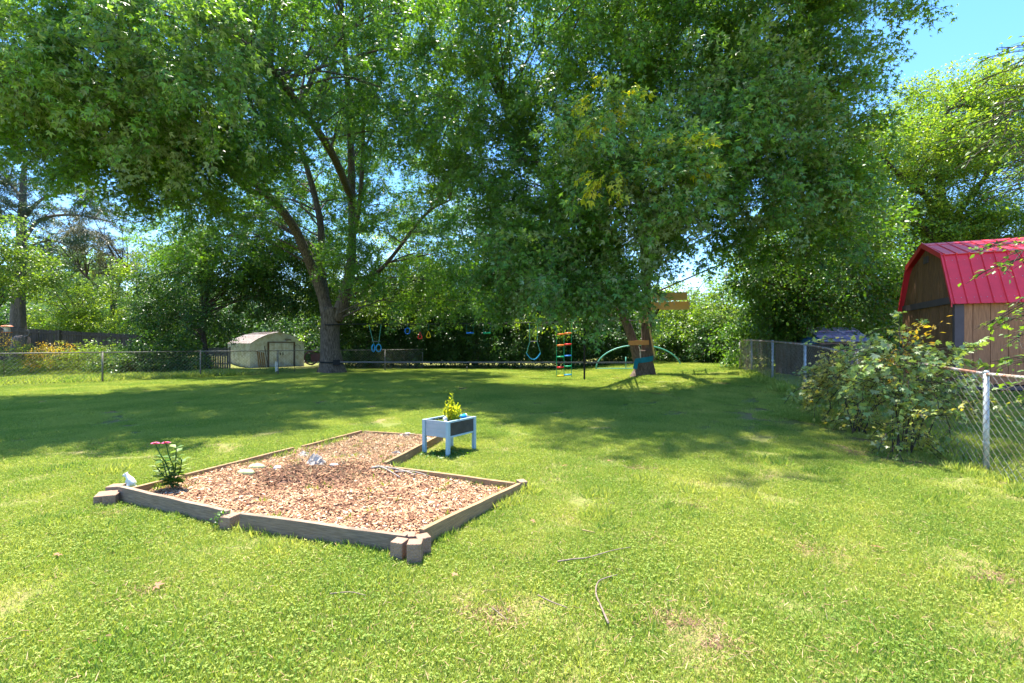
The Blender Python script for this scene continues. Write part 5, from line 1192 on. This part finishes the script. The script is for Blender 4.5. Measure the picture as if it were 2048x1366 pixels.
c = (PA + PC) / 2; MB().box((c[0], c[1], zt - .07), (lu - .04, lv - .03, .03), au).build('soil', M['soil'], pl); MB().box((c[0], c[1], zbx + .01), (lu - .04, lv - .03, .012), au).build('bottom_board', M['plank_tan'], pl)
c0 = (PA + PC) / 2 + v * .0 + u * .05; c0[2] = zt - .055
t = thing('feathery_plant', c0, 'upright yellow green plant with feathery spikes in the planter', 'plant')
for k in range(34):
    bx = c0 + np.array([rng.normal(0, .05), rng.normal(0, .05), 0]); hgt = rng.uniform(.16, .30) if k else .42
    if k in (3, 8, 12): hgt = .36
    e = bx + np.array([rng.normal(0, .018), rng.normal(0, .018), hgt]); q = path([bx, (bx + e) / 2, e], 5); tag(MB().tube(q, lerp_r([.004, .004, .008, .003], 0, len(q)), 6, rough=.3).build('stem', M['yellow_leaf'], t))
    n = 30; tt = rng.uniform(.05, .95, n); P = bx + (e - bx) * tt[:, None]; a = rng.uniform(0, 6.28, n); D = np.stack([np.cos(a), np.sin(a), rng.uniform(.5, 1.5, n)], 1)
    d_ = place(kite(.16, .03), P, D, norm(rng.normal(0, 1, (n, 3))), rng.uniform(.03, .065, n), rng.uniform(.2, .7, n)); o = npobj('leaves', d_, M['yellow_leaf'], t); o['kind'] = 'stuff'
c1 = (PA + PB) / 2 + v * .12 - u * .02; c1[2] = zt - .055
t = thing('sprout_clump', c1, 'small grey green sprouts at the near end of the planter', 'plant')
n = 90; P = c1 + np.stack([rng.normal(0, .05, n), rng.normal(0, .035, n), np.zeros(n)], 1)
npobj('leaves', place(kite(.14, .02), P, np.stack([rng.normal(0, .4, n), rng.normal(0, .4, n), np.ones(n)], 1), norm(rng.normal(0, 1, (n, 3))), rng.uniform(.03, .07, n), rng.random(n)), M['creeper'], t)['kind'] = 'stuff'
c1 = (PA + PC) / 2 - v * .12 + u * .02; c1[2] = zt - .04
tag(MB().ball(c1 + [0, 0, .03], (.035, .03, .045), 9, 7, jit=.12).ball(c1 + [.01, -.03, .0], (.03, .025, .025), 9, 6, jit=.12).build('rock', M['white'], origin=c1), 'rough whitish rock in the planter soil', 'rock')
c1 = (PA + PC) / 2 + v * .19 + u * .07; c1[2] = zt - .005
t = thing('watering_cup', c1, 'teal blue cup lying at the far end of the planter', 'cup')
MB().tube([c1 - v * .06 - u * .02, c1 + v * .05 + u * .02], [.035, .045], 14, cap=True).build('cup', M['c_lblue'], t, smooth=True)
MB().tube([c1 + v * .052 + u * .02, c1 + v * .064 + u * .024], [.047, .047], 14).build('rim', M['white'], t)
# weeds under the planter
n = 700; P = PB + np.stack([rng.normal(-.05, .16, n), rng.normal(.12, .12, n), rng.uniform(0, .03, n)], 1)
o = npobj('weeds', place(kite(.36, .03), P, np.stack([rng.normal(0, 1, n), rng.normal(0, 1, n), rng.uniform(0, 1, n)], 1), np.array([0, 0, 1.]) + rng.normal(0, .4, (n, 3)), rng.uniform(.02, .05, n), rng.random(n) * .5), M['mid_leaf'], origin=PB)
tag(o, 'broad leaved weeds growing under the planter', 'weeds', kind='stuff')
# small weed by the mid block
p = G(440, 1062); n = 60
t = thing('weed_plant', p, 'green weed growing against the single block on the front edge', 'plant')
npobj('leaves', place(kite(.3, .03), p + np.stack([rng.normal(0, .035, n), rng.normal(0, .02, n), rng.uniform(0, .15, n)], 1), np.stack([rng.normal(0, 1, n), rng.normal(0, 1, n), rng.uniform(0, 1, n)], 1), np.array([0, 0, 1.]) + rng.normal(0, .4, (n, 3)), rng.uniform(.02, .04, n), rng.random(n) * .5), M['mid_leaf'], t)['kind'] = 'stuff'
MB().tube([p, p + [0, 0, .14]], .004, 5).build('stem', M['mid_leaf'], t)
